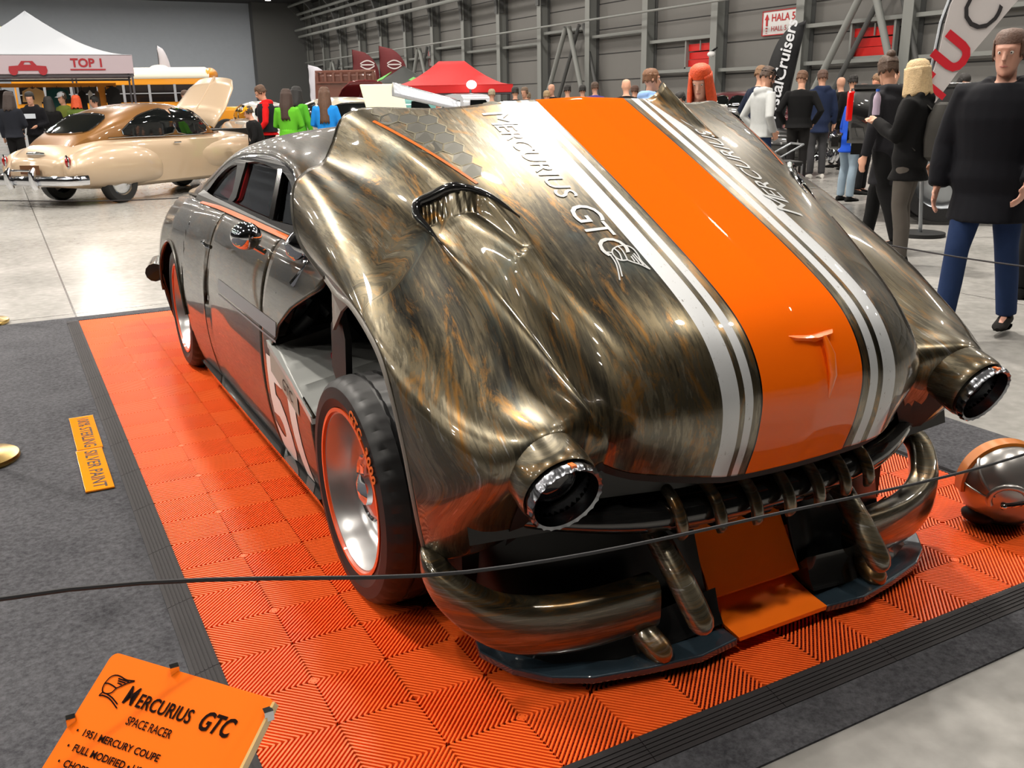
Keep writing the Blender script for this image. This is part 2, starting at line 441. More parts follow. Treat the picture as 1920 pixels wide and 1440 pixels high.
def build_carpet():
    cm = bpy.data.materials.new('carpet'); cm.use_nodes = True; nt = cm.node_tree; b = nt.nodes['Principled BSDF']
    tc = N(nt, 'ShaderNodeTexCoord'); n1 = N(nt, 'ShaderNodeTexNoise'); n1.inputs['Scale'].default_value = 55; n1.inputs['Detail'].default_value = 9; n1.inputs['Roughness'].default_value = .75
    n3 = N(nt, 'ShaderNodeTexNoise'); n3.inputs['Scale'].default_value = 2.5; n3.inputs['Detail'].default_value = 5
    nt.links.new(tc.outputs['Object'], n1.inputs[0]); nt.links.new(tc.outputs['Object'], n3.inputs[0])
    f = mathn(nt, 'ADD', mathn(nt, 'MULTIPLY', n1.outputs['Fac'], .8), mathn(nt, 'MULTIPLY', n3.outputs['Fac'], .2))
    cr = N(nt, 'ShaderNodeValToRGB'); cr.color_ramp.elements[0].position = .36; cr.color_ramp.elements[0].color = (.032, .032, .037, 1)
    cr.color_ramp.elements[1].position = .66; cr.color_ramp.elements[1].color = (.105, .106, .115, 1)
    nt.links.new(f, cr.inputs[0]); nt.links.new(cr.outputs[0], b.inputs['Base Color']); b.inputs['Roughness'].default_value = .95
    b.inputs['Specular IOR Level'].default_value = .15
    bp = N(nt, 'ShaderNodeBump'); bp.inputs['Strength'].default_value = .6; bp.inputs['Distance'].default_value = .004
    nt.links.new(n1.outputs['Fac'], bp.inputs['Height']); nt.links.new(bp.outputs[0], b.inputs['Normal'])
    mk('carpet', G().box((-2.0, 2.82, .003), (10.84, 6.04, .006)), cm, smooth=False, label='dark grey felt carpet laid on the concrete under the orange tile mat', cat='carpet')

def build_mat():
    om = mat('tile_orange', '#ff6a26', .42, spec=.4); od = mat('tile_under', '#7c2204', .7)
    g = G(); s = .2; H = .018; w = .0062
    def bar(a, b):   # rib from a to b with triangular-ish crown
        a = Vector(a+(0,)); b = Vector(b+(0,)); d = (b-a).normalized(); n = Vector((-d.y, d.x, 0))*w/2
        V = [a-n*1.15, b-n*1.15, b+n*1.15, a+n*1.15, a-n*.8+Vector((0, 0, H)), b-n*.8+Vector((0, 0, H)), b+n*.8+Vector((0, 0, H)), a+n*.8+Vector((0, 0, H))]
        g.add(V, [(4, 5, 6, 7), (0, 1, 5, 4), (2, 3, 7, 6)])
    st = .4/27
    for qx in (-1, 1):
        for qy in (-1, 1):
            for k in range(1, 27):
                c = k*st
                if c <= s: p, q = (c, 0), (0, c)
                else: p, q = (s, c-s), (c-s, s)
                bar((p[0]*qx, p[1]*qy), (q[0]*qx, q[1]*qy))
    g.box((0, 0, H/2), (.016, .016, H))
    root = thing('floor_tile', 'orange ribbed interlocking floor tile of the mat under the bronze car', 'floor tile', (.2, .2, .006), group='orange ribbed tiles of the car mat')
    mk('ribs', g, om, root, smooth=False)
    u = G().box((0, 0, .003), (.4, .4, .006))
    for i in range(-13, 14):
        u.box((i*.0148, 0, .008), (.0022, .399, .006)); u.box((0, i*.0148, .008), (.399, .0022, .006))
    mk('base_grid', u, od, root, smooth=False)
    for i in range(7):
        for j in range(14):
            if i or j: dup(root, (.2+.4*i, .2+.4*j, .006))
    # black ramps round the mat, one per tile
    rm = mat('ramp_black', (.19, .18, .185), .65, spec=.2, bump=.1, bscale=200)
    def ramp():
        g = G(); L = .398; n = 7; w = .075
        g.prism([(-L/2, 0, 0), (-L/2, -w, 0), (-L/2, -w, .003), (-L/2, -.008, .019), (-L/2, 0, .019)], (L, 0, 0))
        for i in range(5): g.box((0, -.018-.011*i, .0175-.0026*i), (L, .002, .003))
        return g
    rr = thing('edge_ramp', 'black rubber ramp piece edging the orange tile mat', 'ramp', (.2, 0, .006), group='black ramps edging the orange mat')
    mk('ramp', ramp(), rm, rr, smooth=False)
    for i in range(1, 7): dup(rr, (.2+.4*i, 0, .006))
    for i in range(7): dup(rr, (.2+.4*i, 5.6, .006), PI)
    for j in range(14): dup(rr, (0, .2+.4*j, .006), -PI/2)
    for j in range(14): dup(rr, (2.8, .2+.4*j, .006), PI/2)
    cr = thing('edge_corner', 'black rubber corner piece where two ramps of the orange mat meet', 'ramp', (0, 0, .006), group='black corner ramps of the orange mat')
    mk('ramp', G().prism([(0, 0, 0), (-.075, 0, 0), (-.075, -.075, 0), (0, -.075, 0)], (0, 0, .006)).add([(0, 0, .019), (-.075, 0, .006), (-.075, -.075, .006), (0, -.075, .006)], [(0, 1, 2), (0, 2, 3)]), rm, cr, smooth=False)
    for x, y, r in ((2.8, 0, PI/2), (2.8, 5.6, PI), (0, 5.6, -PI/2)): dup(cr, (x, y, .006), r)

def build_glare_lamps():
    """stronger unseen lamps, added to put glare on the bronze hood and fender"""
    body = MATS['lamp_body']; glow = mat('glare_lamp_glow', (1, 1, 1), .4, emis=(1, .96, .9), estr=40)
    root = thing('glare_lamp', 'strong round lamp added out of view under the hall roof for glare on the bronze hood', 'lamp', (6.8, 6.9, 10.2), group='strong lamps added for glare on the bronze hood')
    mk('housing', G().lathe([(.02, .5), (.02, .25), (.2, .22), (.36, .05), (.38, 0), (.34, 0)], 20), body, root)
    mk('diffuser', G().cyl((0, 0, 0), .33, .02, 20), glow, root)
    ld = bpy.data.lights.new('glare_lamp_light', 'AREA'); ld.shape = 'DISK'; ld.size = .66; ld.energy = GLARE_LAMP_W; ld.color = LAMP_COL
    lo = bpy.data.objects.new('glare_lamp_light', ld); COL.objects.link(lo); lo.location = (0, 0, -.03); lo.parent = root
    for p in GLARE_LAMPS[1:]: dup(root, p)
    root.location = GLARE_LAMPS[0]
build_hall(); build_lamps(); build_glare_lamps(); build_carpet(); build_mat()
# ================================================================ the bronze show car (long axis along Y, nose at low Y, middle at X = XC)
XC = 1.4
CLIP = [  # columns from the middle of the hood out to the wheel arch; each row runs rear edge -> front lower edge: (X, Y, z)
 [(1.4,1.21,1.473),(1.4,.93,1.342),(1.4,.70,1.229),(1.4,.475,1.112),(1.4,.28,1.008),(1.4,.16,.912),(1.4,.097,.786),(1.4,.103,.66),(1.4,.142,.548)],
 [(1.23,1.203,1.466),(1.23,.93,1.335),(1.23,.70,1.222),(1.23,.479,1.103),(1.23,.287,.997),(1.23,.17,.905),(1.23,.109,.784),(1.23,.115,.66),(1.23,.15,.548)],
 [(1.10,1.20,1.461),(1.10,.93,1.331),(1.10,.70,1.217),(1.10,.48,1.099),(1.10,.29,.993),(1.10,.176,.902),(1.10,.112,.784),(1.10,.108,.675),(1.10,.135,.572)],
 [(.90,1.25,1.445),(.90,.98,1.333),(.90,.75,1.216),(.91,.54,1.088),(.92,.345,.965),(.93,.23,.865),(.94,.165,.768),(.94,.165,.69),(.95,.215,.582)],
 [(.672,1.375,1.449),(.72,1.17,1.377),(.765,.955,1.285),(.80,.74,1.17),(.835,.50,1.01),(.86,.33,.875),(.88,.24,.78),(.885,.22,.70),(.89,.24,.60)],
 [(.61,1.384,1.357),(.655,1.16,1.30),(.70,.95,1.215),(.745,.75,1.11),(.80,.545,.968),(.83,.38,.835),(.855,.275,.748),(.87,.245,.685),(.875,.265,.605)],
 [(.565,1.36,1.294),(.60,1.09,1.225),(.65,.90,1.15),(.70,.724,1.065),(.76,.535,.925),(.80,.37,.805),(.83,.275,.735),(.84,.25,.67),(.85,.27,.605)],
 [(.50,1.335,1.272),(.505,1.04,1.18),(.52,.80,1.055),(.545,.62,.972),(.585,.46,.88),(.63,.325,.792),(.68,.180,.738),(.69,.27,.57),(.70,.36,.44)],
 [(.45,1.325,1.215),(.45,1.02,1.125),(.455,.80,1.02),(.465,.63,.94),(.485,.475,.845),(.50,.335,.76),(.553,.222,.655),(.575,.32,.50),(.61,.40,.385)],
 [(.427,1.22,1.09),(.43,.97,1.035),(.43,.79,.99),(.438,.62,.92),(.442,.505,.83),(.462,.40,.71),(.488,.36,.58),(.505,.41,.455),(.535,.46,.35)],
 [(.43,.985,1.01),(.43,.89,.982),(.43,.767,.967),(.43,.611,.899),(.432,.535,.815),(.443,.492,.678),(.455,.478,.553),(.475,.492,.441),(.50,.518,.347)],
]
def clip_surface():
    C = np.array(CLIP, float)                       # cols x rows x 3
    nu, nv = 12, 150
    A = np.array([cr_spline(c, nv) for c in C])     # resample every column along the car
    # columns -> dense; column break points at the stripe edges stay exact enough because X is linear there
    out = []
    for j in range(nv): out.append(cr_spline(A[:, j], 151))
    S = np.array(out)                               # nv x nu x 3
    wv = np.clip((110-np.arange(nv))/60, .03, 1)[:, None, None]*.5   # fair the long lines, keep the nose
    wu = np.clip((np.arange(151)-20)/40, 0, 1)[None, :, None]*.4
    for it in range(260):
        D = np.zeros_like(S); D[1:-1] = (S[:-2]+S[2:])/2-S[1:-1]; S = S+D*wv
        if it % 12 == 0:
            D = np.zeros_like(S); D[:, 1:-1] = (S[:, :-2]+S[:, 2:])/2-S[:, 1:-1]; S = S+D*wu
    return S
def scoop_depth(x, y):
    """how far the recessed duct in the hood lies below the hood skin"""
    s = (.925-.80*(x-.685)-y)/.25                    # 0 at the slanting rear lip, 1 at the front tail
    if s < 0 or s > 1: return 0
    xl, xr = .682+.02*s, .832+.05*s
    if x < xl or x > xr: return 0
    e = min(x-xl, xr-x)/.018
    return .05*(1-s)**1.2*min(1, e)
def flipped(g):
    a, b, c = (Vector(g.v[i]) for i in g.f[len(g.f)//4][:3]); return (b-a).cross(c-b).z < 0
def build_clip(car):
    S = clip_surface()
    nv, nu = S.shape[:2]
    for j in range(nv):
        for i in range(nu):
            x, y, z = S[j, i]
            if .67 < x < .90 and y > .6: S[j, i, 2] -= scoop_depth(x, y)
    # signed distance from the middle across the skin and length along it, as UVs
    full = np.concatenate([S[:, ::-1], S[:, 1:]*np.array([-1, 1, 1])+np.array([2*XC, 0, 0])], 1)
    # un-recess is mirrored too: both sides carry a duct
    half_u = np.zeros((nv, nu)); d = np.linalg.norm(np.diff(S, axis=1), axis=2); half_u[:, 1:] = np.cumsum(d, 1)
    v = np.zeros(nv); mid = S[:, 0]; v[1:] = np.cumsum(np.linalg.norm(np.diff(mid, axis=0), axis=1))
    hu = XC-S[:, :, 0]
    blend = np.clip((hu-.35)/.2, 0, 1); hu = hu*(1-blend)+half_u*blend   # stripes follow true X, the rest the skin
    U = np.concatenate([-hu[:, ::-1], hu[:, 1:]], 1)
    R, Cn = full.shape[:2]
    g = G(); g.grid([[tuple(full[j, i]) for i in range(Cn)] for j in range(R)]); g.f = [f[::-1] for f in g.f] if flipped(g) else g.f
    me = bpy.data.meshes.new('hood_and_fenders'); off = car.location
    me.from_pydata([tuple(Vector(p)-off) for p in g.v], [], g.f); me.update()
    uvl = me.uv_layers.new(name='UVMap')
    for l in me.loops:
        k = l.vertex_index; j, i = divmod(k, Cn); uvl.data[l.index].uv = (U[j, i], v[j])
    me.polygons.foreach_set('use_smooth', [True]*len(me.polygons))
    me.materials.append(MATS['patina_hood'])
    o = bpy.data.objects.new('hood_and_fenders', me); COL.objects.link(o); o.parent = car
    md = o.modifiers.new('solid', 'SOLIDIFY'); md.thickness = .012; md.offset = -1
    bvh = BVHTree.FromPolygons([Vector(p) for p in g.v], g.f)
    return o, bvh, S
def drop(bvh, x, y, lift=.0015):
    h = bvh.ray_cast(Vector((x, y, 3)), Vector((0, 0, -1)))
    if h[0] is None: return None
    return h[0]+Vector((0, 0, 1))*lift+h[1]*0
def add_uv(o, fu):
    me = o.data; uvl = me.uv_layers.new(name='UVMap'); off = world_off(o)
    for l in me.loops:
        p = me.vertices[l.vertex_index].co+off; uvl.data[l.index].uv = fu(p)
def side_uv(p): return (p.z*1.0+.3*abs(p.x-XC), p.y)
def top_uv(p): return (p.x, p.y)

def build_car():
    car = thing('show_car', 'chopped bronze patina custom coupe with its one-piece nose tilted forward, orange stripe over the hood', 'car', (XC, 2.5, .02), world=True)
    clip, bvh, S = build_clip(car)
    # inner skin edge flanges of the tilted nose, pale
    fl = mat('flange_grey', (.50, .48, .45), .5, 0, .3)
    for s in (-1, 1):
        X = lambda x: XC+s*(XC-x)*-1 if s > 0 else x
        def P(x, y, z): return (x if s < 0 else 2*XC-x, y, z)
        # arch lip: a band turned inward along the arch
        C = cr_spline(np.array(CLIP[10]), 40)
        mk('arch_lip', G().grid([[P(p[0]+.002, p[1], p[2]), P(p[0]+.0, p[1]+.012, p[2]-.012), P(p[0]+.045, p[1]+.016, p[2]-.016)] for p in C]), fl, car, solid=.003)
        # rear inner flange of the fender
        pts = [(.47, 1.31, 1.20), (.45, 1.21, 1.08), (.455, .985, 1.0), (.46, .87, .955), (.47, 1.0, .90), (.48, 1.12, .82), (.50, 1.16, .86), (.52, 1.22, 1.0), (.54, 1.33, 1.18)]
        mk('inner_flange', G().prism([P(*p) for p in pts], (.01, 0, 0)), fl, car, smooth=False)
        # rubber flap hanging from the flange
        mk('splash_flap', G().prism([P(.50, 1.12, .90), P(.50, 1.20, .82), P(.50, 1.22, .68), P(.50, 1.15, .60), P(.50, 1.09, .66), P(.50, 1.07, .80)], (.02, 0, 0)), MATS['rubber'], car, smooth=False)
    # dark liner closing the nose from below so one looks into a wheel house
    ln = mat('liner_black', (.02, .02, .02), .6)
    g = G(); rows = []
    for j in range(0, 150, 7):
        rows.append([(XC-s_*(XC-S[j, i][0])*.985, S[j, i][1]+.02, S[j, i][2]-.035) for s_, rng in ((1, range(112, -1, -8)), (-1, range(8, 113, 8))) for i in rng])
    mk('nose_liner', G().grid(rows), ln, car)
    # rear-edge lip of the hood
    e = [tuple(S[0, i]+np.array([0, .004, -.006])) for i in range(150, -1, -3)]
    e += [(2*XC-x, y, z) for x, y, z in e[-2::-1]]
    mk('hood_edge', G().tube(e, .006, 8), MATS['patina_dark'], car); add_uv(car.children[-1], top_uv)
    # duct lips: black shiny arcs above the recessed ducts
    for s in (-1, 1):
        def Q(x, y, dz=0):
            xx = x if s < 0 else 2*XC-x
            p = drop(bvh, xx, y, 0); return (xx, y, p.z+dz)
        pts = [(.702, .79), (.690, .85), (.681, .90), (.689, .926), (.72, .906), (.765, .872), (.805, .834), (.838, .785), (.862, .725), (.876, .68)]
        P3 = [Q(x, y, .002) for x, y in [(a_+(-.004 if i_ < 3 else .004), b_+.004) for i_, (a_, b_) in enumerate(pts)]]
        sm = cr_spline(np.array(P3), 33)
        rad = [.0015+.016*math.sin(PI*min(1, i/30))**.9*(1 if i < 20 else .7) for i in range(33)]
        mk('duct_lip', G().tube([tuple(p) for p in sm], rad, 10), MATS['black_gloss'], car)
    # crest fin on the far side of the hood
    rows = []
    for t in np.linspace(0, 1, 14):
        y = 1.195-.24*t; xb = 1.655+.055*t; h = .062*(1-t)**1.1
        rr = []
        for q in np.linspace(0, 1, 12):
            x = xb+.075*q; p = drop(bvh, x, y, 0); zz = p.z if p else 1.4
            rr.append((x, y, zz+h*(q**2.0)))
        rows.append(rr)
    o = mk('hood_fin', G().grid(rows), 'patina_hood', car, solid=-.006); add_uv(o, lambda p: (p.x-XC+.3, p.y))
    # emblem lettering running down both sides of the stripe
    lm = mat('lettering_silver', (.72, .73, .73), .4, .3)
    def hood_text(body, size, x, y, ang, shear=.25, mirror=False, nm='hood_lettering', sub=.03, sc=1.0, V=None, F=None):
        if V is None: V, F = text_geo(body, size, shear=shear, sub=sub, bold=.0)
        c, s_ = math.cos(ang), math.sin(ang); W_ = []
        for p in V:
            px, py = p.x*sc, p.y
            X, Y = x+c*px-s_*py, y+s_*px+c*py
            h = drop(bvh, X, Y, .002); W_.append(h if h else Vector((X, Y, 1)))
        return mk(nm, (W_, F), lm, car, smooth=False)
    # near side: reads from the windscreen down to the nose, letter tops towards the stripe
    # letter baseline direction: -Y ; up direction: +X
    hood_text('M', .115, 1.012, 1.165, -PI/2); hood_text('ERCURIUS', .084, 1.014, 1.085, -PI/2)
    hood_text('G', .112, 1.012, .675, -PI/2+.02); hood_text('TC', .10, 1.012, .60, -PI/2+.03)
    # winged helmet emblem: thin strokes
    def strokes(lines, x, y, ang, k, w=.0022):
        for L_ in lines:
            V = []; F = []
            P2 = cr_spline(np.array(L_, float), max(6, 5*len(L_)))
            for i, q in enumerate(P2):
                d = P2[min(i+1, len(P2)-1)]-P2[max(i-1, 0)]; n_ = np.array([-d[1], d[0]]); n_ = n_/(np.linalg.norm(n_)+1e-9)
                for sg in (-1, 1):
                    a = q*k+n_*sg*w
                    V.append(Vector((a[0], a[1], 0)))
            F = [(2*i, 2*i+1, 2*i+3, 2*i+2) for i in range(len(P2)-1)]
            yield V, F
    WING = [[(0, .1), (.1, .45), (.35, .62), (.7, .62), (1.1, .55), (1.6, .62)], [(1.6, .62), (1.25, .42), (1.0, .2), (.8, .05)], [(.6, .5), (1.3, .5)], [(.65, .4), (1.15, .4)], [(.7, .3), (1.0, .28)],
            [(0, .1), (.2, .15), (.5, .12), (.8, .05)], [(0, .1), (.05, -.15), (.2, -.3), (.45, -.32), (.7, -.2), (.8, .05)], [(.05, -.1), (.35, -.05), (.7, -.15)], [(.2, -.3), (.1, -.5), (.3, -.45), (.8, -.5), (1.5, -.8)], [(.45, -.32), (.9, -.42), (1.4, -.62)]]
    Vv, Ff = [], []
    for V, F in strokes(WING, 0, 0, 0, 1, .03):
        n = len(Vv); Vv += V; Ff += [tuple(i+n for i in f) for f in F]
    def wing(x, y, ang, k, flip=1):
        return hood_text('', 1, x, y, ang, nm='hood_emblem', V=[Vector((p.x*k*flip, p.y*k, 0)) for p in Vv], F=Ff)
    wing(1.055, .49, -PI/2, .062, 1)
    hood_text('M', .115, 1.762, .53, PI/2-.02); hood_text('ERCURIUS', .084, 1.764, .61, PI/2-.02)
    hood_text('GTC', .105, 1.775, .99, PI/2-.03)
    # orange pinstripe along the hood shoulder
    for s in (-1, 1):
        pts = [(.701, 1.27), (.735, 1.16), (.785, 1.0), (.835, .843)]
        q = cr_spline(np.array(pts), 14); V = []
        for x, y in q:
            xx = x if s < 0 else 2*XC-x
            for dx in (-.004, .004): V.append(drop(bvh, xx+dx, y, .002) or Vector((xx+dx, y, 1.3)))
        mk('pinstripe', (V, [(2*i, 2*i+1, 2*i+3, 2*i+2) for i in range(13)]), MATS['orange_gloss'], car, smooth=False)
        # honeycomb drawn in fine gold lines beside the pinstripe
        hx = mat('honeycomb_line', (.44, .42, .32), .4, .5); V = []; F = []; HV = []; HF = []
        r = .034
        for a_ in range(8):
            for b_ in range(7):
                cx = .745+b_*r*1.5; cy = 1.31-a_*r*1.732-(b_ % 2)*r*.866
                pinx = .701+(1.27-cy)*.314
                if cx < pinx+.022 or cx > pinx+.15-.25*(1.27-cy): continue
                hexp = []
                for k in range(6):
                    a_0 = PI/3*k; X_ = cx+(r-.003)*math.cos(a_0); h = drop(bvh, X_ if s < 0 else 2*XC-X_, cy+(r-.003)*math.sin(a_0), .0008)
                    if h is not None: hexp.append(h)
                if len(hexp) == 6 and b_ > -1: HF.append(tuple(range(len(HV), len(HV)+6))); HV += hexp
                for k in range(6):
                    t0, t1 = PI/3*k, PI/3*(k+1)
                    a0 = Vector((cx+r*math.cos(t0), cy+r*math.sin(t0), 0)); a1 = Vector((cx+r*math.cos(t1), cy+r*math.sin(t1), 0))
                    d = (a1-a0).normalized(); n_ = Vector((-d.y, d.x, 0))*.0013; w_ = []
                    for p in (a0-n_, a1-n_, a1+n_, a0+n_):
                        xx = p.x if s < 0 else 2*XC-p.x; h = drop(bvh, xx, p.y, .0015)
                        if h is None: break
                        w_.append(h)
                    if len(w_) == 4: V += w_; F.append(tuple(range(len(V)-4, len(V))))
        hc_ = mk('honeycomb', (V, F), hx, car, smooth=False)
        mk('honeycomb_cells', (HV, HF), mat('honeycomb_dark', (.24, .235, .20), .35, .6, 1), hc_, smooth=False)
    # raised nose bump with two gills in the orange panel
    o = mk('nose_gill', G().loft([[(XC+x, yy, zz), (XC+x, yy-.022*w_, zz-.004), (XC+x, yy-.003, zz-.022*w_-.004), (XC+x, yy+.02, zz-.012)] for x, yy, zz, w_ in
        [(-.075, .182, .898, .1), (-.04, .158, .893, 1), (.02, .15, .888, 1.2), (.08, .156, .89, 1), (.125, .182, .898, .1)]]), MATS['orange_gloss'], car)
    mk('nose_rib', G().tube([(XC+.045, .13, .885), (XC+.05, .108, .84), (XC+.05, .096, .79), (XC+.045, .098, .73)], [.006, .012, .011, .003], 10), MATS['orange_gloss'], car)

    # ---------------- headlights
    ax = Vector((0, -.93, -.37)).normalized()
    for s in (-1, 1):
        c = Vector((XC+s*.72, .150, .625)); lift = 0
        q = Vector((0, 0, 1)).cross(ax).normalized(); up = ax.cross(q)
        M = Matrix((q, up, ax)).transposed().to_4x4(); M.translation = c
        nac = mk('headlight_nacelle', G().lathe([(.094, -.12), (.097, -.07), (.0985, -.03), (.0975, -.008), (.094, .0), (.088, -.004), (.088, -.03)], 40, M), 'patina_mid', car); add_uv(nac, side_uv)
        def fr(k, j, r): return r+(.0035 if (k % 3 == 0 and j in (2, 3)) else 0)
        mk('bezel', G().lathe([(.086, -.02), (.0875, .004), (.092, .02), (.088, .034), (.082, .030), (.078, 0), (.074, -.03)], 72, M, fr), mat('bezel_steel', (.55, .56, .58), .22, 1), nac)
        mk('reflector', G().lathe([(.078, .0), (.074, -.04), (.06, -.075), (.03, -.10), (.002, -.105)], 32, M), mat('dark_bowl', (.05, .05, .05), .15, .8), nac)
        mk('lens', G().lathe([(.060, -.03), (.05, -.02), (.03, -.012), (.001, -.008)], 32, M), mat('lens_smoke', (.16, .16, .17), .08, .6, 1), nac)
        b2 = Matrix.Identity(4)
        mk('orange_tick', G().box(c+up*.088*(-1 if up.z < 0 else 1)+ax*.018, (.012, .02, .012)), MATS['orange_gloss'], nac)
    build_front(car)
    build_body(car)
    build_wheels(car)
    return car

def build_front(car):
    """grille teeth, bumper bars, guards and splitter"""
    bg, bm_ = MATS['black_gloss'], MATS['patina_mid']
    # cavity behind the grille
    mk('grille_cavity', G().box((XC, .62, .37), (1.6, .2, .5)), mat('cavity', (.012, .012, .012), .5), car, smooth=False)
    # horizontal bar bowed forward
    def arc(a, y0, y1, z0, z1, p=2.2): return lambda t: (XC+a*t, y0+(y1-y0)*abs(t)**p, z0+(z1-z0)*abs(t)**p)
    f = arc(.76, .235, .40, .430, .47, 2.6)
    pts = [f(t) for t in np.linspace(-1, 1, 41)]
    rad = [(.05*(.35+.65*min(1, (1-abs(t))*2.2+.05)), .042*(.4+.6*min(1, (1-abs(t))*2+.1))) for t in np.linspace(-1, 1, 41)]
    gb = mk('grille_bar', G().tube(pts, rad, 16), bg, car)
    # bright rings between the teeth
    g0 = None
    for k in range(7):
        a = -.335+.1117*k
        y = .215+.30*a*a; z = .455+.0*a
        M = [(XC+a, y+.12, z+.055), (XC+a, y+.02, z+.05), (XC+a, y-.04, z+.01), (XC+a, y-.062, z-.04), (XC+a, y-.05, z-.07)]
        t = mk('grille_tooth', G().tube(cr_spline(np.array(M), 12), [.008, .012, .015, .016, .0165, .017, .017, .017, .017, .0155, .012, .004], 14), bm_, car); add_uv(t, side_uv)
    for k in range(6):
        a = -.28+.1117*k; y = .235+.35*a*a
        mk('grille_segment', G().tube([(XC+a-.03, y, .42), (XC+a+.03, y, .42)], .048, 18), mat('segment_gloss', (.14, .15, .16), .15, .6, 1), car)
    # big bumper bars left and right, wrapping the corners
    for s in (-1, 1):
        X = lambda a: XC+s*a
        path = [(.885, .545, .352, .012, .018), (.898, .51, .342, .024, .034), (.900, .47, .322, .034, .045), (.880, .425, .280, .042, .056), (.82, .365, .228, .046, .068), (.74, .325, .195, .046, .074), (.62, .285, .185, .045, .074), (.49, .262, .190, .044, .072), (.375, .252, .200, .044, .070)]
        P = cr_spline(np.array(path), 30); rings = []
        for i in range(30):
            a, y, z, rx, rz = P[i]; d = P[min(i+1, 29)][:3]-P[max(i-1, 0)][:3]; t = Vector((s*d[0], d[1], d[2])).normalized()
            side = t.cross(Vector((0, 0, 1))).normalized()
            up = Vector((0, 0, 1)); c = Vector((X(a), y, z)); ring = []
            for k in range(24):
                an = 2*PI*k/24; cc, ss = math.cos(an), math.sin(an)
                rr = 1+.10*math.cos(4*an)*0
                px = math.copysign(abs(cc)**.5, cc)*rx; pz = math.copysign(abs(ss)**.65, ss)*rz
                if s*side.y < 0 or True: pass
                groove = .010 if (abs(pz+.2*rz) < .16*rz) else 0
                ring.append(c+side*(px*(1-groove/ max(rx, .01)))+up*pz)
            rings.append(ring)
        b = mk('bumper_bar', G().loft(rings), bm_, car, angle=50); add_uv(b, lambda p: (p.z*3, p.x*.8))
        # guard: a long bullet leaning over the end of the bar, with a lower bullet
        gd = mk('bumper_guard', G().tube([(X(.338), .36, .38), (X(.334), .27, .335), (X(.329), .19, .265), (X(.326), .14, .215), (X(.324), .112, .185), (X(.323), .10, .17), (X(.323), .094, .163), (X(.323), .092, .160)], [.026, .034, .036, .036, .034, .026, .015, .003], 20), bm_, car); add_uv(gd, side_uv)
        lg = mk('lower_bullet', G().tube([(X(.42), .30, .15), (X(.41), .24, .115), (X(.40), .185, .09), (X(.395), .165, .08), (X(.392), .153, .074), (X(.391), .149, .072)], [.03, .038, .037, .03, .017, .003], 18), bm_, car); add_uv(lg, side_uv)
        # panel between bar and splitter
        mk('lower_panel', G().loft([[(X(a), y+.02, z+.09), (X(a), y-.0, z+.03), (X(a), y-.02, z), (X(a), y+.10, z)] for a, y, z in ((.17, .22, .09), (.35, .23, .07), (.5, .235, .065), (.66, .30, .065), (.74, .42, .08))]), bg, car)
        # splitter blade
        ou = [(.165, .145), (.30, .13), (.45, .155), (.60, .19), (.69, .24), (.76, .32), (.80, .43), (.78, .50), (.165, .40)]
        mk('splitter', G().prism([(X(a), y, .05+.02*max(0, a-.5)) for a, y in ou], (0, 0, .022)), mat('splitter_blue', (.20, .26, .30), .25, .3, 1), car, smooth=False, bevel=.004)
        # side duct under the headlight
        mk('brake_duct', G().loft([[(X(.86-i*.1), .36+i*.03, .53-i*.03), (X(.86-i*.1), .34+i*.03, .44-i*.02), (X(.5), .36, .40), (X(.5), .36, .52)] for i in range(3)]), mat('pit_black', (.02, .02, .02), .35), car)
    # orange plate of the splitter and the orange panel above it
    mk('splitter_stripe', G().loft([[(XC-.163, y, z), (XC+.163, y, z), (XC+.160, y, z-.012), (XC-.160, y, z-.012)] for y, z in ((.143, .074), (.20, .082), (.26, .098), (.315, .122))]), MATS['orange_gloss'], car, angle=20)
    mk('chin_panel', G().loft([[(XC-.165, y, z), (XC+.165, y, z), (XC+.165, y+.02, z-.01), (XC-.165, y+.02, z-.01)] for y, z in ((.262, .128), (.258, .135), (.30, .20), (.34, .262), (.38, .33))]), MATS['orange_gloss'], car, angle=20)
    for s in (-1, 1):
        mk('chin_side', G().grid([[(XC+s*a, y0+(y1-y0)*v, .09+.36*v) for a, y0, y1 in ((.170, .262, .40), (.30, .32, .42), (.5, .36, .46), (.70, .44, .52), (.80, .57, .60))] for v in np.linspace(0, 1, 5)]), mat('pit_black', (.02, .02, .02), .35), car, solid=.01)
    mk('upper_valance', G().loft([[(XC+a, y, .56+.03*abs(a)), (XC+a, y+.01, .50), (XC+a, y+.12, .46), (XC+a, y+.2, .52)] for a, y in ((-.72, .38), (-.55, .30), (-.3, .24), (0, .22), (.3, .24), (.55, .30), (.72, .38))]), MATS['pit_black'], car)

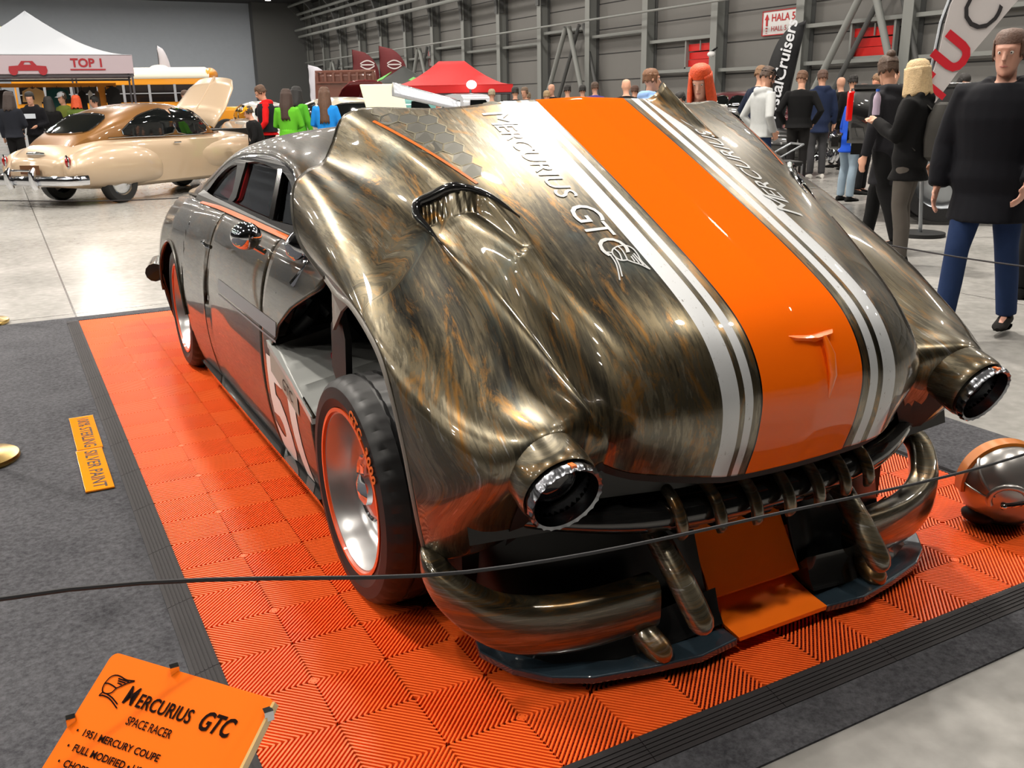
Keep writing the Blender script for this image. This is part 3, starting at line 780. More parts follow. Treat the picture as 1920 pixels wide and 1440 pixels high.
def wheel(car_x, y, s, parent_car):
    """s=-1 for the side that faces the camera"""
    M = Matrix((Vector((0, 1, 0)) if s < 0 else Vector((0, 1, 0)), Vector((0, 0, 1)), Vector((s, 0, 0)))).transposed().to_4x4()
    M.translation = Vector((car_x, y, .362)); M = M @ Matrix.Scale(.945, 4)
    # profile: z axis points outwards; z=0 is the outer sidewall plane
    tyre = [(.262, -.015), (.272, .0), (.30, .010), (.335, .006), (.352, -.006), (.360, -.022), (.3645, -.04)]
    for zc in (-.075, -.135, -.195): tyre += [(.3665, zc+.014), (.3585, zc+.012), (.3585, zc), (.3665, zc-.002)]
    tyre += [(.3645, -.235), (.360, -.255), (.352, -.27), (.33, -.28), (.27, -.275)]
    def fr(k, j, r):
        if 4 <= j <= 6 and k % 3 == 0: return r-.006
        if 10 <= j <= 11 and k % 3 == 1: return r-.005
        return r
    w = mk('tyre', G().lathe(tyre, 108, M, fr), MATS['rubber'], parent_car, angle=25)
    rimm = mat('rim_silver', (.74, .74, .74), .28, .75)
    rim = mk('rim', G().lathe([(.262, -.012), (.258, -.004), (.250, -.006), (.243, -.02), (.234, -.045), (.226, -.08), (.220, -.105), (.205, -.118), (.17, -.118), (.15, -.105), (.10, -.098), (.06, -.095), (.0, -.095)], 64, M), rimm, w)
    mk('rim_lip', G().lathe([(.268, -.004), (.270, .004), (.258, .004), (.254, -.006)], 64, M), mat('lip_orange', '#e8541a', .35, 0, .6), w)
    hub = mk('hub_cap', G().lathe([(.108, -.095), (.105, -.072), (.09, -.062), (.055, -.057), (.0, -.057)], 40, M), mat('cap_orange', '#e25622', .25, .2, 1), w)
    mk('cap_ring', G().lathe([(.107, -.090), (.117, -.076), (.109, -.062), (.100, -.072)], 40, M), MATS['chrome'], hub)
    mk('spinner', G().lathe([(.055, -.06), (.05, -.04), (.025, -.028), (0, -.025)], 24, M).prism([M @ Vector(p) for p in ((-.022, -.02, -.058), (.022, -.02, -.058), (.012, .08, -.056), (-.012, .08, -.056))], M.to_3x3() @ Vector((0, 0, .012))), MATS['chrome'], hub)
    # raised orange tyre lettering, curved round the upper sidewall
    lm = mat('tyre_lettering', '#d8641e', .6)
    V, F = text_geo('GTC  3000', .050, sub=0, extrude=.001, bold=.0012, space=1.1)
    xs = max(p.x for p in V); W_ = []
    for p in V:
        r = .290+p.y; a = (1.88+p.x/.305) if s < 0 else (1.9-p.x/.305)
        if s < 0: loc = Vector((r*math.cos(a), r*math.sin(a), .0125+p.z))
        else: loc = Vector((r*math.cos(a), r*math.sin(a), .0125+p.z))
        W_.append(M @ loc)
    mk('tyre_text', (W_, F), lm, w, smooth=False)
    # disc behind
    mk('brake_drum', G().lathe([(.20, -.19), (.20, -.26), (.0, -.26)], 32, M), mat('drum', (.1, .1, .1), .5, .5), w)
    return w

def build_wheels(car):
    wheel(.448, .97, -1, car); wheel(2*XC-.448, .97, 1, car)
    wheel(.47, 3.97, -1, car); wheel(2*XC-.47, 3.97, 1, car)

# ---- side body: half width a and height z of the section at distance y
def lerp_table(T, y):
    ks = sorted(T); y = min(max(y, ks[0]), ks[-1])
    for a, b in zip(ks[:-1], ks[1:]):
        if a <= y <= b:
            f = (y-a)/(b-a); f = f*f*(3-2*f) if False else f
            return [p+(q-p)*f for p, q in zip(T[a], T[b])]
    return T[ks[-1]]
BW = {1.2: (.945, .80, 1.0), 1.9: (.945, .80, 1.0), 2.6: (.945, .80, 1.005), 3.1: (.94, .80, 1.005), 3.5: (.955, .79, .995), 3.97: (.965, .78, .985), 4.4: (.95, .74, .965), 4.8: (.90, .66, .93), 5.1: (.82, .55, .87), 5.35: (.66, .40, .78)}
def side_point(y, w, zb):
    """w 0..1 from sill to belt"""
    wmax, wb, zt = lerp_table(BW, y)
    z = zb+(zt-zb)*w
    zn = (z-.15)/(zt-.15)
    if zn < .44: a = wmax-.055*(1-zn/.44)**2.2
    else:
        t = (zn-.44)/.56; a = wmax-(wmax-wb)*(1-math.sqrt(max(0, 1-t**2.15)))
    # rear fender bulge crease
    if y > 3.05: a += .012*math.exp(-((zn-.45)/.3)**2)
    return a, z
def build_body(car):
    pd = MATS['patina_dark']
    def zb(y):
        base = .165 if y < 4.5 else .165+.1*(y-4.5)
        for yc, r in ((3.97, .41),):
            d = r*r-(y-yc)**2
            if d > 0: base = max(base, .36+math.sqrt(d)*.95)
        return base
    def yfront(z):
        T = [(.16, 1.36), (.27, 1.345), (.49, 1.335), (.56, 1.58), (.62, 1.83), (.66, 1.76), (.71, 1.73), (.80, 1.58), (.905, 1.33), (1.01, 1.25)]
        return float(np.interp(z, [t[0] for t in T], [t[1] for t in T]))
    for s in (-1, 1):
        def P(a, y, z): return (XC+s*a, y, z)
        # front quarter: rows by height, starts at yfront
        rows = []
        for w in np.linspace(0, 1, 60):
            r = []; z0 = .165+(1.0-.165)*w; ys = yfront(z0)
            for t in np.linspace(0, 1, 16):
                y = ys+(1.95-ys)*t; a, z = side_point(y, w, .165); r.append(P(a, y, z))
            rows.append(r)
        o = mk('front_quarter', G().grid(rows), pd, car, solid=-.01 if s < 0 else .01); add_uv(o, side_uv)
        def seam(w): return 2.98+.14*math.cos(w*PI)*-1*-1 if False else 3.02+.12*(1-w)**2-.22*max(0, w-.6)
        rows = []; rows2 = []
        for w in np.linspace(0, 1, 40):
            r = []; ye = seam(w)-.003
            for y in np.linspace(1.955, ye, 24): a, z = side_point(y, w, .165); r.append(P(a, y, z))
            rows.append(r); r = []
        o = mk('door', G().grid(rows), pd, car, solid=-.01 if s < 0 else .01); add_uv(o, side_uv)
        hd = mk('door_handle', G().tube([P(.955, 2.72, .87), P(.965, 2.74, .872), P(.965, 2.86, .876), P(.955, 2.88, .876)], .009, 8), MATS['chrome'], o)
        for w in np.linspace(0, 1, 44):
            r = []; ys = seam(w)+.003
            yy = [ys+(5.35-ys)*t for t in np.linspace(0, 1, 90)]
            for y in yy:
                zb_ = zb(y); a, z = side_point(y, w, zb_); r.append(P(a, y, z))
            rows2.append(r)
        o = mk('rear_quarter', G().grid(rows2), pd, car, solid=-.01 if s < 0 else .01); add_uv(o, side_uv)
        # bright arch edge of the rear fender
        pts = []
        for t in np.linspace(PI-.12, .12, 30):
            y = 3.97+.41*math.cos(t); a, z = side_point(y, 0, zb(y)); pts.append(P(a+.004, y, max(.17, .36+.41*math.sin(t)*.95)))
        o = mk('fender_edge', G().tube(pts, .009, 8), pd, car); add_uv(o, side_uv)
        # rocker under the side and a bright trim along the middle
        mk('sill', G().loft([[P(.90, y, .10), P(.93, y, .165), P(.80, y, .165), P(.80, y, .10)] for y in (1.40, 3.50)]), MATS['black_gloss'], car, smooth=False)
        strip = mat('side_stripe', (.52, .53, .55), .4, .4)
        V = []
        for w, h in ((.60, 0), (.665, 0)): 
            for i, y in enumerate(np.linspace(1.75, 2.75, 20)):
                a, z = side_point(y, w, .165); V.append(P(a+.0015, y, z))
        mk('side_stripe', (V, [(i, i+1, 21+i, 20+i) for i in range(19)]), strip, car, smooth=False)
        V = []
        for w in (.575, .585):
            for y in np.linspace(1.75, 2.75, 20):
                a, z = side_point(y, w, .165); V.append(P(a+.0015, y, z))
        mk('side_stripe', (V, [(i, i+1, 21+i, 20+i) for i in range(19)]), strip, car, smooth=False)
        # orange line under the windows
        V = []
        for w in (.985, .998):
            for y in np.linspace(1.5, 3.6, 40):
                a, z = side_point(y, w, .165); V.append(P(a+.0015, y, z+.002))
        mk('belt_stripe', (V, [(i, i+1, 41+i, 40+i) for i in range(39)]), MATS['orange_gloss'], car, smooth=False)
        # big start number on the lower side
        V, F = text_geo('51', .52, bold=.022, sub=.08, space=.86); W_ = []
        for p in V:
            y = 1.93-p.x*.95 if s < 0 else 1.36+p.x*.95
            z = .19+p.y*1.02; zn = (z-.165)/(1.0-.165); a, zz = side_point(y, zn, .165); W_.append(Vector(P(a+.002, y, z)))
        # keep only what lies behind the cut front edge of the panel
        F = [f for f in F if all(W_[i].y > yfront(W_[i].z)+.004 for i in f)]
        mk('start_number', (W_, F), mat('number_white', (.9, .86, .84), .5), car, smooth=False)
        # sponsor panel with small lettering
        V = []
        for i, y in enumerate(np.linspace(1.84, 1.50, 8)):
            zt = float(np.interp(y, [1.335, 1.83], [.49, .615])); 
            for dz in (-.005, -.095):
                z = zt+dz; a, _ = side_point(y, (z-.165)/.835, .165); V.append(P(a+.003, y, z))
        pn = mk('sponsor_panel', (V, [(2*i, 2*i+1, 2*i+3, 2*i+2) for i in range(7)]), mat('sticker_grey', (.62, .60, .56), .5), car, smooth=False)
        V, F = text_geo('GTC', .06, sub=.05, shear=.2); W_ = []
        for p in V:
            y = 1.68-p.x if s < 0 else 1.56+p.x
            z = float(np.interp(y, [1.335, 1.83], [.49, .615]))-.075+p.y; a, _ = side_point(y, (z-.165)/.835, .165); W_.append(Vector(P(a+.005, y, z)))
        mk('panel_text', (W_, F), MATS['black_matte'], pn, smooth=False)
        # floor-like white apron between the body edge and the frame, ribbed
        ap = G()
        e0 = [(.925, 1.86, .63), (.94, 1.60, .565), (.945, 1.34, .485)]
        rows = []
        for t in np.linspace(0, 1, 31):
            r = []
            for u in np.linspace(0, 1, 40):
                a0, y0, z0 = [np.interp(t, [0, .5, 1], [q[k] for q in e0]) for k in range(3)]
                a1, y1, z1 = .50, y0+.16, z0+.02+.02*(1-t)
                rib = .010*(math.cos(min(1, abs(((t*3.6) % 1)-.5)/.16)*PI)+1)/2 if .03 < t < .98 else 0
                r.append(P(a0+(a1-a0)*u, y0+(y1-y0)*u, z0+(z1-z0)*u+(rib if u > .04 else 0)-(.0 if u > .04 else .0)))
            rows.append(r)
        mk('inner_apron', G().grid(rows), MATS['apron_white'], car, solid=.004)
        # folded edge on the panel towards the tyre
        mk('apron_edge', G().loft([[P(.95, y, z+.004), P(.93, y, z+.004), P(.93, y-.012, z-.02), P(.95, y-.012, z-.02)] for y, z in ((1.86, .63), (1.6, .565), (1.34, .485))]), MATS['apron_white'], car, smooth=False)
        mk('wheelhouse_panel', G().prism([P(.93, 1.33, .485), P(.60, 1.45, .50), P(.55, 1.42, .15), P(.90, 1.36, .15)], (0, .01, 0)), mat('liner_dark', (.05, .05, .05), .5), car, smooth=False)
        mk('filler_ring', G().lathe([(.012, 0), (.024, 0), (.024, .016), (.012, .016), (.012, 0)], 20, Matrix.Translation(Vector(P(.745, 1.66, .585)))), mat('ring_red', '#b03040', .45), car)
        # dark frame box and cowl inside
        mk('frame_box', G().prism([P(.62, 1.95, .60), P(.58, 1.62, .60), P(.50, 1.45, .585), P(.50, 1.40, .76), P(.62, 1.90, .86)], (0, 0, .14)), MATS['liner_black'], car, smooth=False, bevel=.006)
        mk('brace_bar', G().tube([P(.63, 1.92, .80), P(.53, 1.35, .76)], .012, 8), MATS['apron_white'], car)
        mk('fire_wall', G().prism([P(.86, 1.92, .62), P(.30, 1.98, .62), P(.30, 1.92, .96), P(.60, 1.85, .95), P(.78, 1.88, .82)], (0, .02, 0)), MATS['black_gloss'], car, smooth=False)
        mk('hose', G().tube([P(.84, 1.84, .66), P(.80, 1.78, .72), P(.76, 1.82, .76), P(.72, 1.80, .72)], .025, 10), MATS['rubber'], car)
        # mirror and spotlight
        mm = mk('door_mirror', G().ball(P(.985, 1.86, 1.02), (.055, .062, .05), 20, 14), MATS['chrome'], car)
        mk('mirror_arm', G().tube([P(.97, 1.86, .99), P(.92, 1.88, .955)], .012, 8), MATS['chrome'], mm)
        sp = mk('spotlight', G().lathe([(.0, .05), (.03, .045), (.048, .02), (.05, -.01), (.04, -.02), (0, -.02)], 24, Matrix.Translation(Vector(P(.86, 1.62, 1.0))) @ Matrix.Rotation(s*.8, 4, 'Y')), MATS['chrome'], car)
        mk('cowl_hinge', G().tube([P(.90, 1.60, .88), P(.86, 1.55, .94), P(.84, 1.60, .99)], .015, 8), MATS['chrome'], car)
    # cowl and rear deck between the sides
    rows = []
    for y in np.linspace(1.25, 1.98, 8):
        _, wb, zt = lerp_table(BW, y); rows.append([(XC+wb*t, y, zt-.003+.05*(1-t*t)*(y-1.2)) for t in np.linspace(-1, 1, 17)])
    o = mk('cowl', G().grid(rows), MATS['black_gloss'], car, solid=.006)
    def rail(t):      # the roof rail from windscreen foot over the door to the rear deck
        T = [(.80, 1.75, 1.0), (.76, 1.90, 1.14), (.735, 2.08, 1.225), (.72, 2.40, 1.256), (.72, 2.75, 1.248), (.72, 3.06, 1.222), (.735, 3.32, 1.165), (.755, 3.50, 1.10), (.775, 3.66, 1.04), (.785, 3.78, .998)]
        return T
    R = cr_spline(np.array(rail(0)), 70)
    # roof shell: cross sections along y
    top = {1.9: 1.24, 2.1: 1.315, 2.4: 1.365, 2.8: 1.372, 3.2: 1.335, 3.6: 1.25, 4.0: 1.135, 4.4: 1.03, 4.8: .97, 5.1: .90, 5.35: .80}
    ks = sorted(top); 
    def zt_(y): return float(np.interp(y, np.linspace(ks[0], ks[-1], 60), cr_spline(np.array([[float(np.interp(k, ks, [top[q] for q in ks]))] for k in np.linspace(ks[0], ks[-1], 14)]), 60)[:, 0]))
    rows = []
    for y in np.linspace(1.92, 5.35, 80):
        if y < 3.78: a = float(np.interp(y, R[:, 1], R[:, 0])); ze = float(np.interp(y, R[:, 1], R[:, 2]))
        else: _, a, ze = lerp_table(BW, y)
        zc = max(zt_(y), ze+.01)
        r = []
        for t in np.linspace(-1, 1, 41):
            r.append((XC+a*math.sin(t*PI/2), y, ze+(zc-ze)*math.cos(t*PI/2)**.9))
        rows.append(r)
    o = mk('roof', G().grid(rows), pd, car, solid=.008); add_uv(o, top_uv)
    mk('tail_panel', G().prism([(XC-.66, 5.35, .17), (XC+.66, 5.35, .17), (XC+.66, 5.35, .6), (XC+.40, 5.35, .79), (XC-.40, 5.35, .79), (XC-.66, 5.35, .6)], (0, .02, 0)), pd, car, smooth=False); add_uv(car.children[-1], side_uv)
    mk('rear_bumper', G().tube([(XC-.93, 4.95, .42), (XC-.86, 5.3, .42), (XC-.5, 5.47, .42), (XC+.5, 5.47, .42), (XC+.86, 5.3, .42), (XC+.93, 4.95, .42)], .06, 12), pd, car); add_uv(car.children[-1], side_uv)
    mk('floor_pan', G().box((XC, 3.3, .16), (1.5, 3.8, .03)), MATS['black_matte'], car, smooth=False)
    # windscreen
    gl = mat('dark_glass', (.03, .035, .04), .03, 0, 1, spec=.8)
    mk('windscreen', G().grid([[(XC+a*t, y-.06*(1-t*t), z) for t in np.linspace(-1, 1, 13)] for a, y, z in ((.78, 1.72, 1.0), (.76, 1.82, 1.10), (.735, 1.96, 1.21))]), gl, car)
    tint = mat('side_glass', (.55, .58, .6), .02, 0, 0, trans=1, spec=.5)
    tint = bpy.data.materials.new('clear_glass'); tint.use_nodes = True; nt = tint.node_tree; nt.nodes.remove(nt.nodes['Principled BSDF'])
    gs, tr, mx, fr = N(nt, 'ShaderNodeBsdfGlossy'), N(nt, 'ShaderNodeBsdfTransparent'), N(nt, 'ShaderNodeMixShader'), N(nt, 'ShaderNodeFresnel')
    gs.inputs['Roughness'].default_value = .02; tr.inputs[0].default_value = (.55, .57, .58, 1); fr.inputs[0].default_value = 1.5
    nt.links.new(fr.outputs[0], mx.inputs[0]); nt.links.new(tr.outputs[0], mx.inputs[1]); nt.links.new(gs.outputs[0], mx.inputs[2]); nt.links.new(mx.outputs[0], nt.nodes['Material Output'].inputs[0])
    MATS['clear_glass'] = tint
    # side window frames: black panels with openings between belt and rail
    for s in (-1, 1):
        outer = [(1.72, 1.0)]+[(p[1], p[2]-.004) for p in R[2:-2:3]]+[(3.80, .985), (2.7, .995)]
        def xx(y, z): 
            b = .80; zr = float(np.interp(y, R[:, 1], R[:, 2])); ar = float(np.interp(y, R[:, 1], R[:, 0]))
            f = 0 if zr-1.0 < .02 else min(1.0, max(0, (z-1.0)/(zr-1.0))); return b+(ar-b)*f
        door = [(1.90, 1.035), (2.86, 1.035), (2.875, 1.06), (2.84, 1.195), (2.80, 1.215), (2.40, 1.225), (2.12, 1.20), (1.98, 1.14)]
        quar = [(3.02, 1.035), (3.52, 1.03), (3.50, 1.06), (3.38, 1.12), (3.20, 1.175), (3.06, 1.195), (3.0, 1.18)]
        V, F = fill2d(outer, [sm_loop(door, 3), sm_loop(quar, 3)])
        fr_ = mk('window_frame', ([(XC+s*xx(p.x, p.y), p.x, p.y) for p in V], F), mat('frame_black', (.05, .05, .05), .3), car, smooth=False, solid=.012)
        for nm, lp in (('door_glass', door), ('quarter_glass', quar)):
            V, F = fill2d(sm_loop(lp, 3)); mk(nm, ([(XC+s*(xx(p.x, p.y)-.006), p.x, p.y) for p in V], F), tint, fr_, smooth=False)
        V, F = fill2d(sm_loop(quar, 3)); mk('red_backing', ([(XC+s*(xx(p.x, p.y)-.05), 3.0+(p.x-3.0)*.96, p.y) for p in V], F), mat('cloth_red', (.80, .06, .09), .6), fr_, smooth=False)  # red panel added behind the glass, its colour standing in for red light
        mk('glass_divider', G().bar((XC+s*.80, 2.20, 1.03), (XC+s*.74, 2.22, 1.22), .03, .02), MATS['black_gloss'], fr_, smooth=False)
        mk('drip_rail', G().tube([(XC+s*(p[0]+.004), p[1], p[2]) for p in R[::2]], .007, 6), MATS['chrome'], car)
    # cabin: red seats, pale dash top and a black cage bar
    red = mat('seat_red', '#c01822', .5)
    for sx in (-.36, .36):
        st = mk('seat', G().box((XC+sx, 2.75, .52), (.5, .5, .18)).box((XC+sx, 3.0, .80), (.48, .14, .5), M=Matrix.Rotation(-.2, 3, 'X')), mat('seat_black', (.05, .05, .05), .6), car, bevel=.04)
    mk('rear_bench', G().box((XC, 3.42, .88), (1.36, .30, .62), M=Matrix.Rotation(-.45, 3, 'X')), red, car, bevel=.05)
    mk('dashboard', G().box((XC, 1.95, .90), (1.4, .3, .2)), MATS['black_matte'], car, bevel=.03)
    mk('steering_wheel', G().tube([(XC+.36+.18*math.cos(t), 2.28+.05*math.sin(t), .93+.17*math.sin(t)) for t in np.linspace(0, 2*PI, 25)], .014, 8), MATS['black_matte'], car)
    mk('headliner', G().grid([[(XC+a*t, y, z-.02*t*t) for t in np.linspace(-1, 1, 5)] for a, y, z in ((.62, 2.1, 1.24), (.62, 2.8, 1.27), (.62, 3.3, 1.2))]), MATS['black_matte'], car)
build_car()
# ================================================================ things round the stand
def rod_rope(name, pts, r, m, label, cat='rope'):
    P = cr_spline(np.array(pts, float), 60)
    return mk(name, G().tube([tuple(p) for p in P], r, 6), m, label=label, cat=cat)
def build_props():
    rope = mat('rope_grey', (.16, .16, .17), .8)
    rod_rope('barrier_rope', [(-2.2, -.30, .80), (-1.3, -.30, .86), (-.42, -.30, .895), (.257, -.30, .753), (.9, -.30, .70), (1.65, -.30, .668), (2.4, -.30, .73), (3.3, -.30, .88)], .0031, rope, 'thin dark barrier rope sagging across the front of the bronze car')
    rod_rope('barrier_rope', [(3.5, 4.2, .86), (3.5, 2.6, .78), (3.5, 1.5, .745), (3.5, .9, .745), (3.5, .2, .77)], .004, rope, 'thin dark barrier rope running along the far right side of the stand')
    rod_rope('barrier_rope', [(-1.2, 6, .93), (-.36, 6, .855), (.76, 6, .80), (2.2, 6, .85), (3.4, 6, .93)], .004, rope, 'thin dark barrier rope behind the bronze car, before the beige car')
    def stanchion(x, y, label):
        t = thing('rope_stanchion', label, 'stanchion', (x, y, .006), group=None)
        mk('base', G().lathe([(0, .0), (.165, .0), (.17, .012), (.165, .024), (.12, .034), (.05, .046), (.022, .06), (0, .06)], 40), MATS['brass'], t)
        mk('post', G().lathe([(.019, .05), (.019, .90), (.026, .91), (.026, .94), (.019, .95), (.02, .97), (.033, .985), (.035, 1.005), (.02, 1.03), (0, 1.035)], 24), MATS['brass'], t)
        mk('rope_ring', G().tube([(.03*math.cos(a), .03*math.sin(a), .925) for a in np.linspace(0, 2*PI, 17)], .005, 6), MATS['brass'], t)
    stanchion(-.60, 2.90, 'brass rope stanchion on the carpet left of the two orange plates')
    stanchion(-.60, 5.96, 'brass rope stanchion at the far left corner of the carpet')
    # two floor plates
    om = mat('plate_orange', '#ff9410', .12, 0, 1); clear = mat('plate_edge', (.9, .75, .5), .15, 0, 1); dkt = mat('plate_text', (.16, .08, .05), .3, .3, 1)
    for nm, y0, y1, txt, fs, pos, lab in (('floor_plate', 2.80, 3.30, '100% STERLING', .085, 3.285, 'orange acrylic plate on the carpet, the farther of two, lettered 100% STERLING'), ('floor_plate', 2.28, 2.785, 'SILVER PAINT', .085, 2.755, 'orange acrylic plate on the carpet, the nearer of two, lettered SILVER PAINT')):
        dx = -.006 if y0 < 2.5 else 0
        t = thing(nm, lab, 'plate', (-.158, (y0+y1)/2, .006), world=True)
        mk('plate', G().box((-.158+dx, (y0+y1)/2, .012), (.108, y1-y0, .008)), om, t, smooth=False, bevel=.002)
        mk('edge', G().box((-.158+dx, y1-.002, .012), (.110, .005, .009)), clear, t, smooth=False)
        V, F = text_geo(txt, fs, bold=.0015); w = max(p.x for p in V); k = (y1-y0-.04)/w
        mk('lettering', ([Vector((-.178+dx+p.y*.85, y1-.02-p.x*k, .0165)) for p in V], F), dkt, t, smooth=False)
        V, F = text_geo('handmade finish' if 0 else '. . . . . . . .', .02)
        mk('small_print', ([Vector((-.195+dx+p.y, y1-.14-p.x, .0165)) for p in V], F), dkt, t, smooth=False)
    # info board on a leaning stand
    TL, TR = Vector((-.275, -.16, .7)), Vector((-.097, -.392, .7)); w = TR-TL; W_ = w.length; xh = w.normalized(); n_ = Vector((xh.y, -xh.x, 0))
    if n_.y > 0: n_ = -n_
    ph = math.radians(34); d = n_*math.cos(ph)+Vector((0, 0, -math.sin(ph))); nn = xh.cross(-d)
    if nn.z < 0: nn = -nn
    L = .41; t = thing('info_board', 'orange acrylic info board with dark lettering and winged emblem at the near left corner', 'sign', (TL.x, TL.y, 0), world=True)
    r = .012; o2 = []
    for cx, cy, a0 in ((r, r, PI), (W_-r, r, 1.5*PI), (W_-r, L-r, 0), (r, L-r, PI/2)):
        for k in range(6): a = a0+PI/2*k/5; o2.append((cx+r*math.cos(a), cy+r*math.sin(a)))
    P = lambda x, y, h=0: TL+xh*x+d*y+nn*h
    bo = mk('board', G().prism([P(x, y, -.006) for x, y in o2], nn*.006), mat('board_orange', '#ff7206', .6, 0, 0, spec=.1), t, smooth=False)
    mk('back_sheet', G().prism([P(x+.0 if x > .1 else x-.003, y, -.014) for x, y in o2], nn*.007), MATS['black_gloss'], t, smooth=False)
    for x, y in ((.0, .105), (W_/2-.03, .0), (W_-.0, .02)):
        mk('clip', G().box(P(x, y, 0), (.012, .012, .014)), MATS['chrome'], t, smooth=False)
    mk('edge_strip', G().bar(P(W_+.001, .004, -.003), P(W_+.001, L-.01, -.003), .004, .012), clear, t, smooth=False)
    tm = mat('board_text', (.10, .03, .02), .7, spec=.05)
    def tx(s, size, x, y, shear=0, sp=1.0, wd=None, bold=0):
        V, F = text_geo(s, size, shear=shear, space=sp, bold=bold)
        k = 1 if wd is None else wd/max(p.x for p in V)
        mk('lettering', ([P(x+p.x*k, y-p.y, .0012) for p in V], F), tm, t, smooth=False)
    tx('M', .036, .062, .062, .12, wd=.021, bold=.0006); tx('ERCURIUS', .027, .086, .062, .1, wd=.098, bold=.0005)
    tx('GTC', .036, .197, .064, .3, wd=.058, bold=.0009)
    tx('SPACE RACER', .0165, .088, .087, 0, wd=.080, bold=.0002)
    for i, s in enumerate(('1951 MERCURY COUPE', 'FULL MODIFIED • US MAGS WHEELS', 'CHOPPED • CHANNELED', 'WIDE FENDERS')):
        tx('•', .014, .018, .118+i*.0215); tx(s, .0135, .030, .118+i*.0215, bold=.0003)
    V, F = [], []
    W2 = [[(0, .1), (.1, .45), (.35, .62), (.7, .62), (1.1, .55), (1.6, .62)], [(1.6, .62), (1.25, .42), (1.0, .2), (.8, .05)], [(.6, .5), (1.3, .5)], [(.65, .4), (1.15, .4)], [(.7, .3), (1.0, .28)],
          [(0, .1), (.2, .15), (.5, .12), (.8, .05)], [(0, .1), (.05, -.15), (.2, -.3), (.45, -.32), (.7, -.2), (.8, .05)], [(.2, -.3), (.1, -.5), (.3, -.45), (.8, -.5), (1.5, -.8)], [(.45, -.32), (.9, -.42), (1.4, -.62)]]
    for L_ in W2:
        Q = cr_spline(np.array(L_, float), 12); n0 = len(V)
        for i, q in enumerate(Q):
            dd = Q[min(i+1, 11)]-Q[max(i-1, 0)]; m_ = np.array([-dd[1], dd[0]]); m_ = m_/(np.linalg.norm(m_)+1e-9)*.035
            for sg in (-1, 1): V.append(P(.018+(q[0]+m_[0]*sg)*.029, .048-(q[1]+m_[1]*sg)*.029, .0012))
        F += [(n0+2*i, n0+2*i+1, n0+2*i+3, n0+2*i+2) for i in range(11)]
    mk('emblem', (V, F), tm, t, smooth=False)
    c = P(W_/2, L*.6, -.02)
    mk('stand_pole', G().tube([c, (c.x, c.y, .03)], .015, 12), MATS['steel'], t)
    mk('stand_foot', G().cyl((c.x, c.y, .015), .13, .02, 32), MATS['black_matte'], t)
    # silver helmet with an orange comb on the mat
    hc = Vector((2.585, .315, .165))
    h = thing('racing_helmet', 'silver open racing helmet with orange stripe lying on the orange mat right of the car', 'helmet', (hc.x, hc.y, .024), world=True)
    g = G(); rings = []
    sil = mat('helmet_silver', (.72, .71, .70), .28, .75)
    rot = Matrix.Rotation(-.55, 3, 'Z')
    for i in range(19):
        a = PI*i/22; q = max(math.sin(a), .002)
        rings.append([hc+rot @ Vector((.150*q*math.cos(t_), .130*q*math.sin(t_), .150*math.cos(a)*(1 if a < PI/2 else .95))) for t_ in np.linspace(0, 2*PI, 40, endpoint=False)])
    mk('shell', G().loft(rings, True, False), sil, h, solid=-.006)
    def hp(az, el, r=1.01):   # point on shell: az 0 = x axis of helmet
        return hc+rot @ Vector((.150*math.cos(el)*math.cos(az)*r, .130*math.cos(el)*math.sin(az)*r, .150*math.sin(el)*r))
    comb = [[hp(0, el+0, 1.0)+rot @ Vector((0, w_, 0)) for w_ in (-.026, -.022, .022, .026)] for el in np.linspace(-.2, PI+.2, 30)]
    comb = [[hc+rot @ Vector((.150*math.cos(el)*k, w_, .150*math.sin(el)*k)) for w_, k in ((-.030, .98), (-.026, 1.045), (.026, 1.045), (.030, .98))] for el in np.linspace(-.15, PI+.15, 34)]
    mk('comb', G().loft(comb), mat('comb_orange', '#c9762c', .3, .1, .5), h)
    mk('seam', G().tube([hp(PI+.15+u*.85, .85-u*.9, 1.0) for u in np.linspace(0, 1, 12)], .006, 8), sil, h)
    mk('seam', G().tube([hp(PI+u*.95, .12-u*.2, 1.0) for u in np.linspace(0, 1, 12)], .004, 8), sil, h)
    e = [hp(-PI/2-.25+.42*math.cos(a), -.12+.36*math.sin(a), 1.0) for a in np.linspace(-.3, PI+.4, 20)]
    mk('ear_ring', G().tube(e, .011, 10), sil, h)
    mk('ear_bar', G().tube([hp(-PI/2-.35, -.22, 1.03), hp(-PI/2+.05, -.12, 1.04), hp(-PI/2+.6, -.10, 1.02)], .008, 8), MATS['chrome'], h)
    mk('ear_knob', G().ball(hp(-PI/2-.35, -.22, 1.04), .012, 12, 8), MATS['chrome'], h)
    mk('rim_trim', G().tube([hc+rot @ Vector((.150*math.sin(2.59)*math.cos(t_)*1.0, .130*math.sin(2.59)*math.sin(t_), .150*math.cos(2.59)*.95)) for t_ in np.linspace(0, 2*PI, 41)], .009, 8), MATS['rubber'], h)
    mk('visor_pad', G().ball(hc+rot @ Vector((-.09, -.03, -.11)), (.035, .06, .03), 14, 10), MATS['black_matte'], h)
build_props()

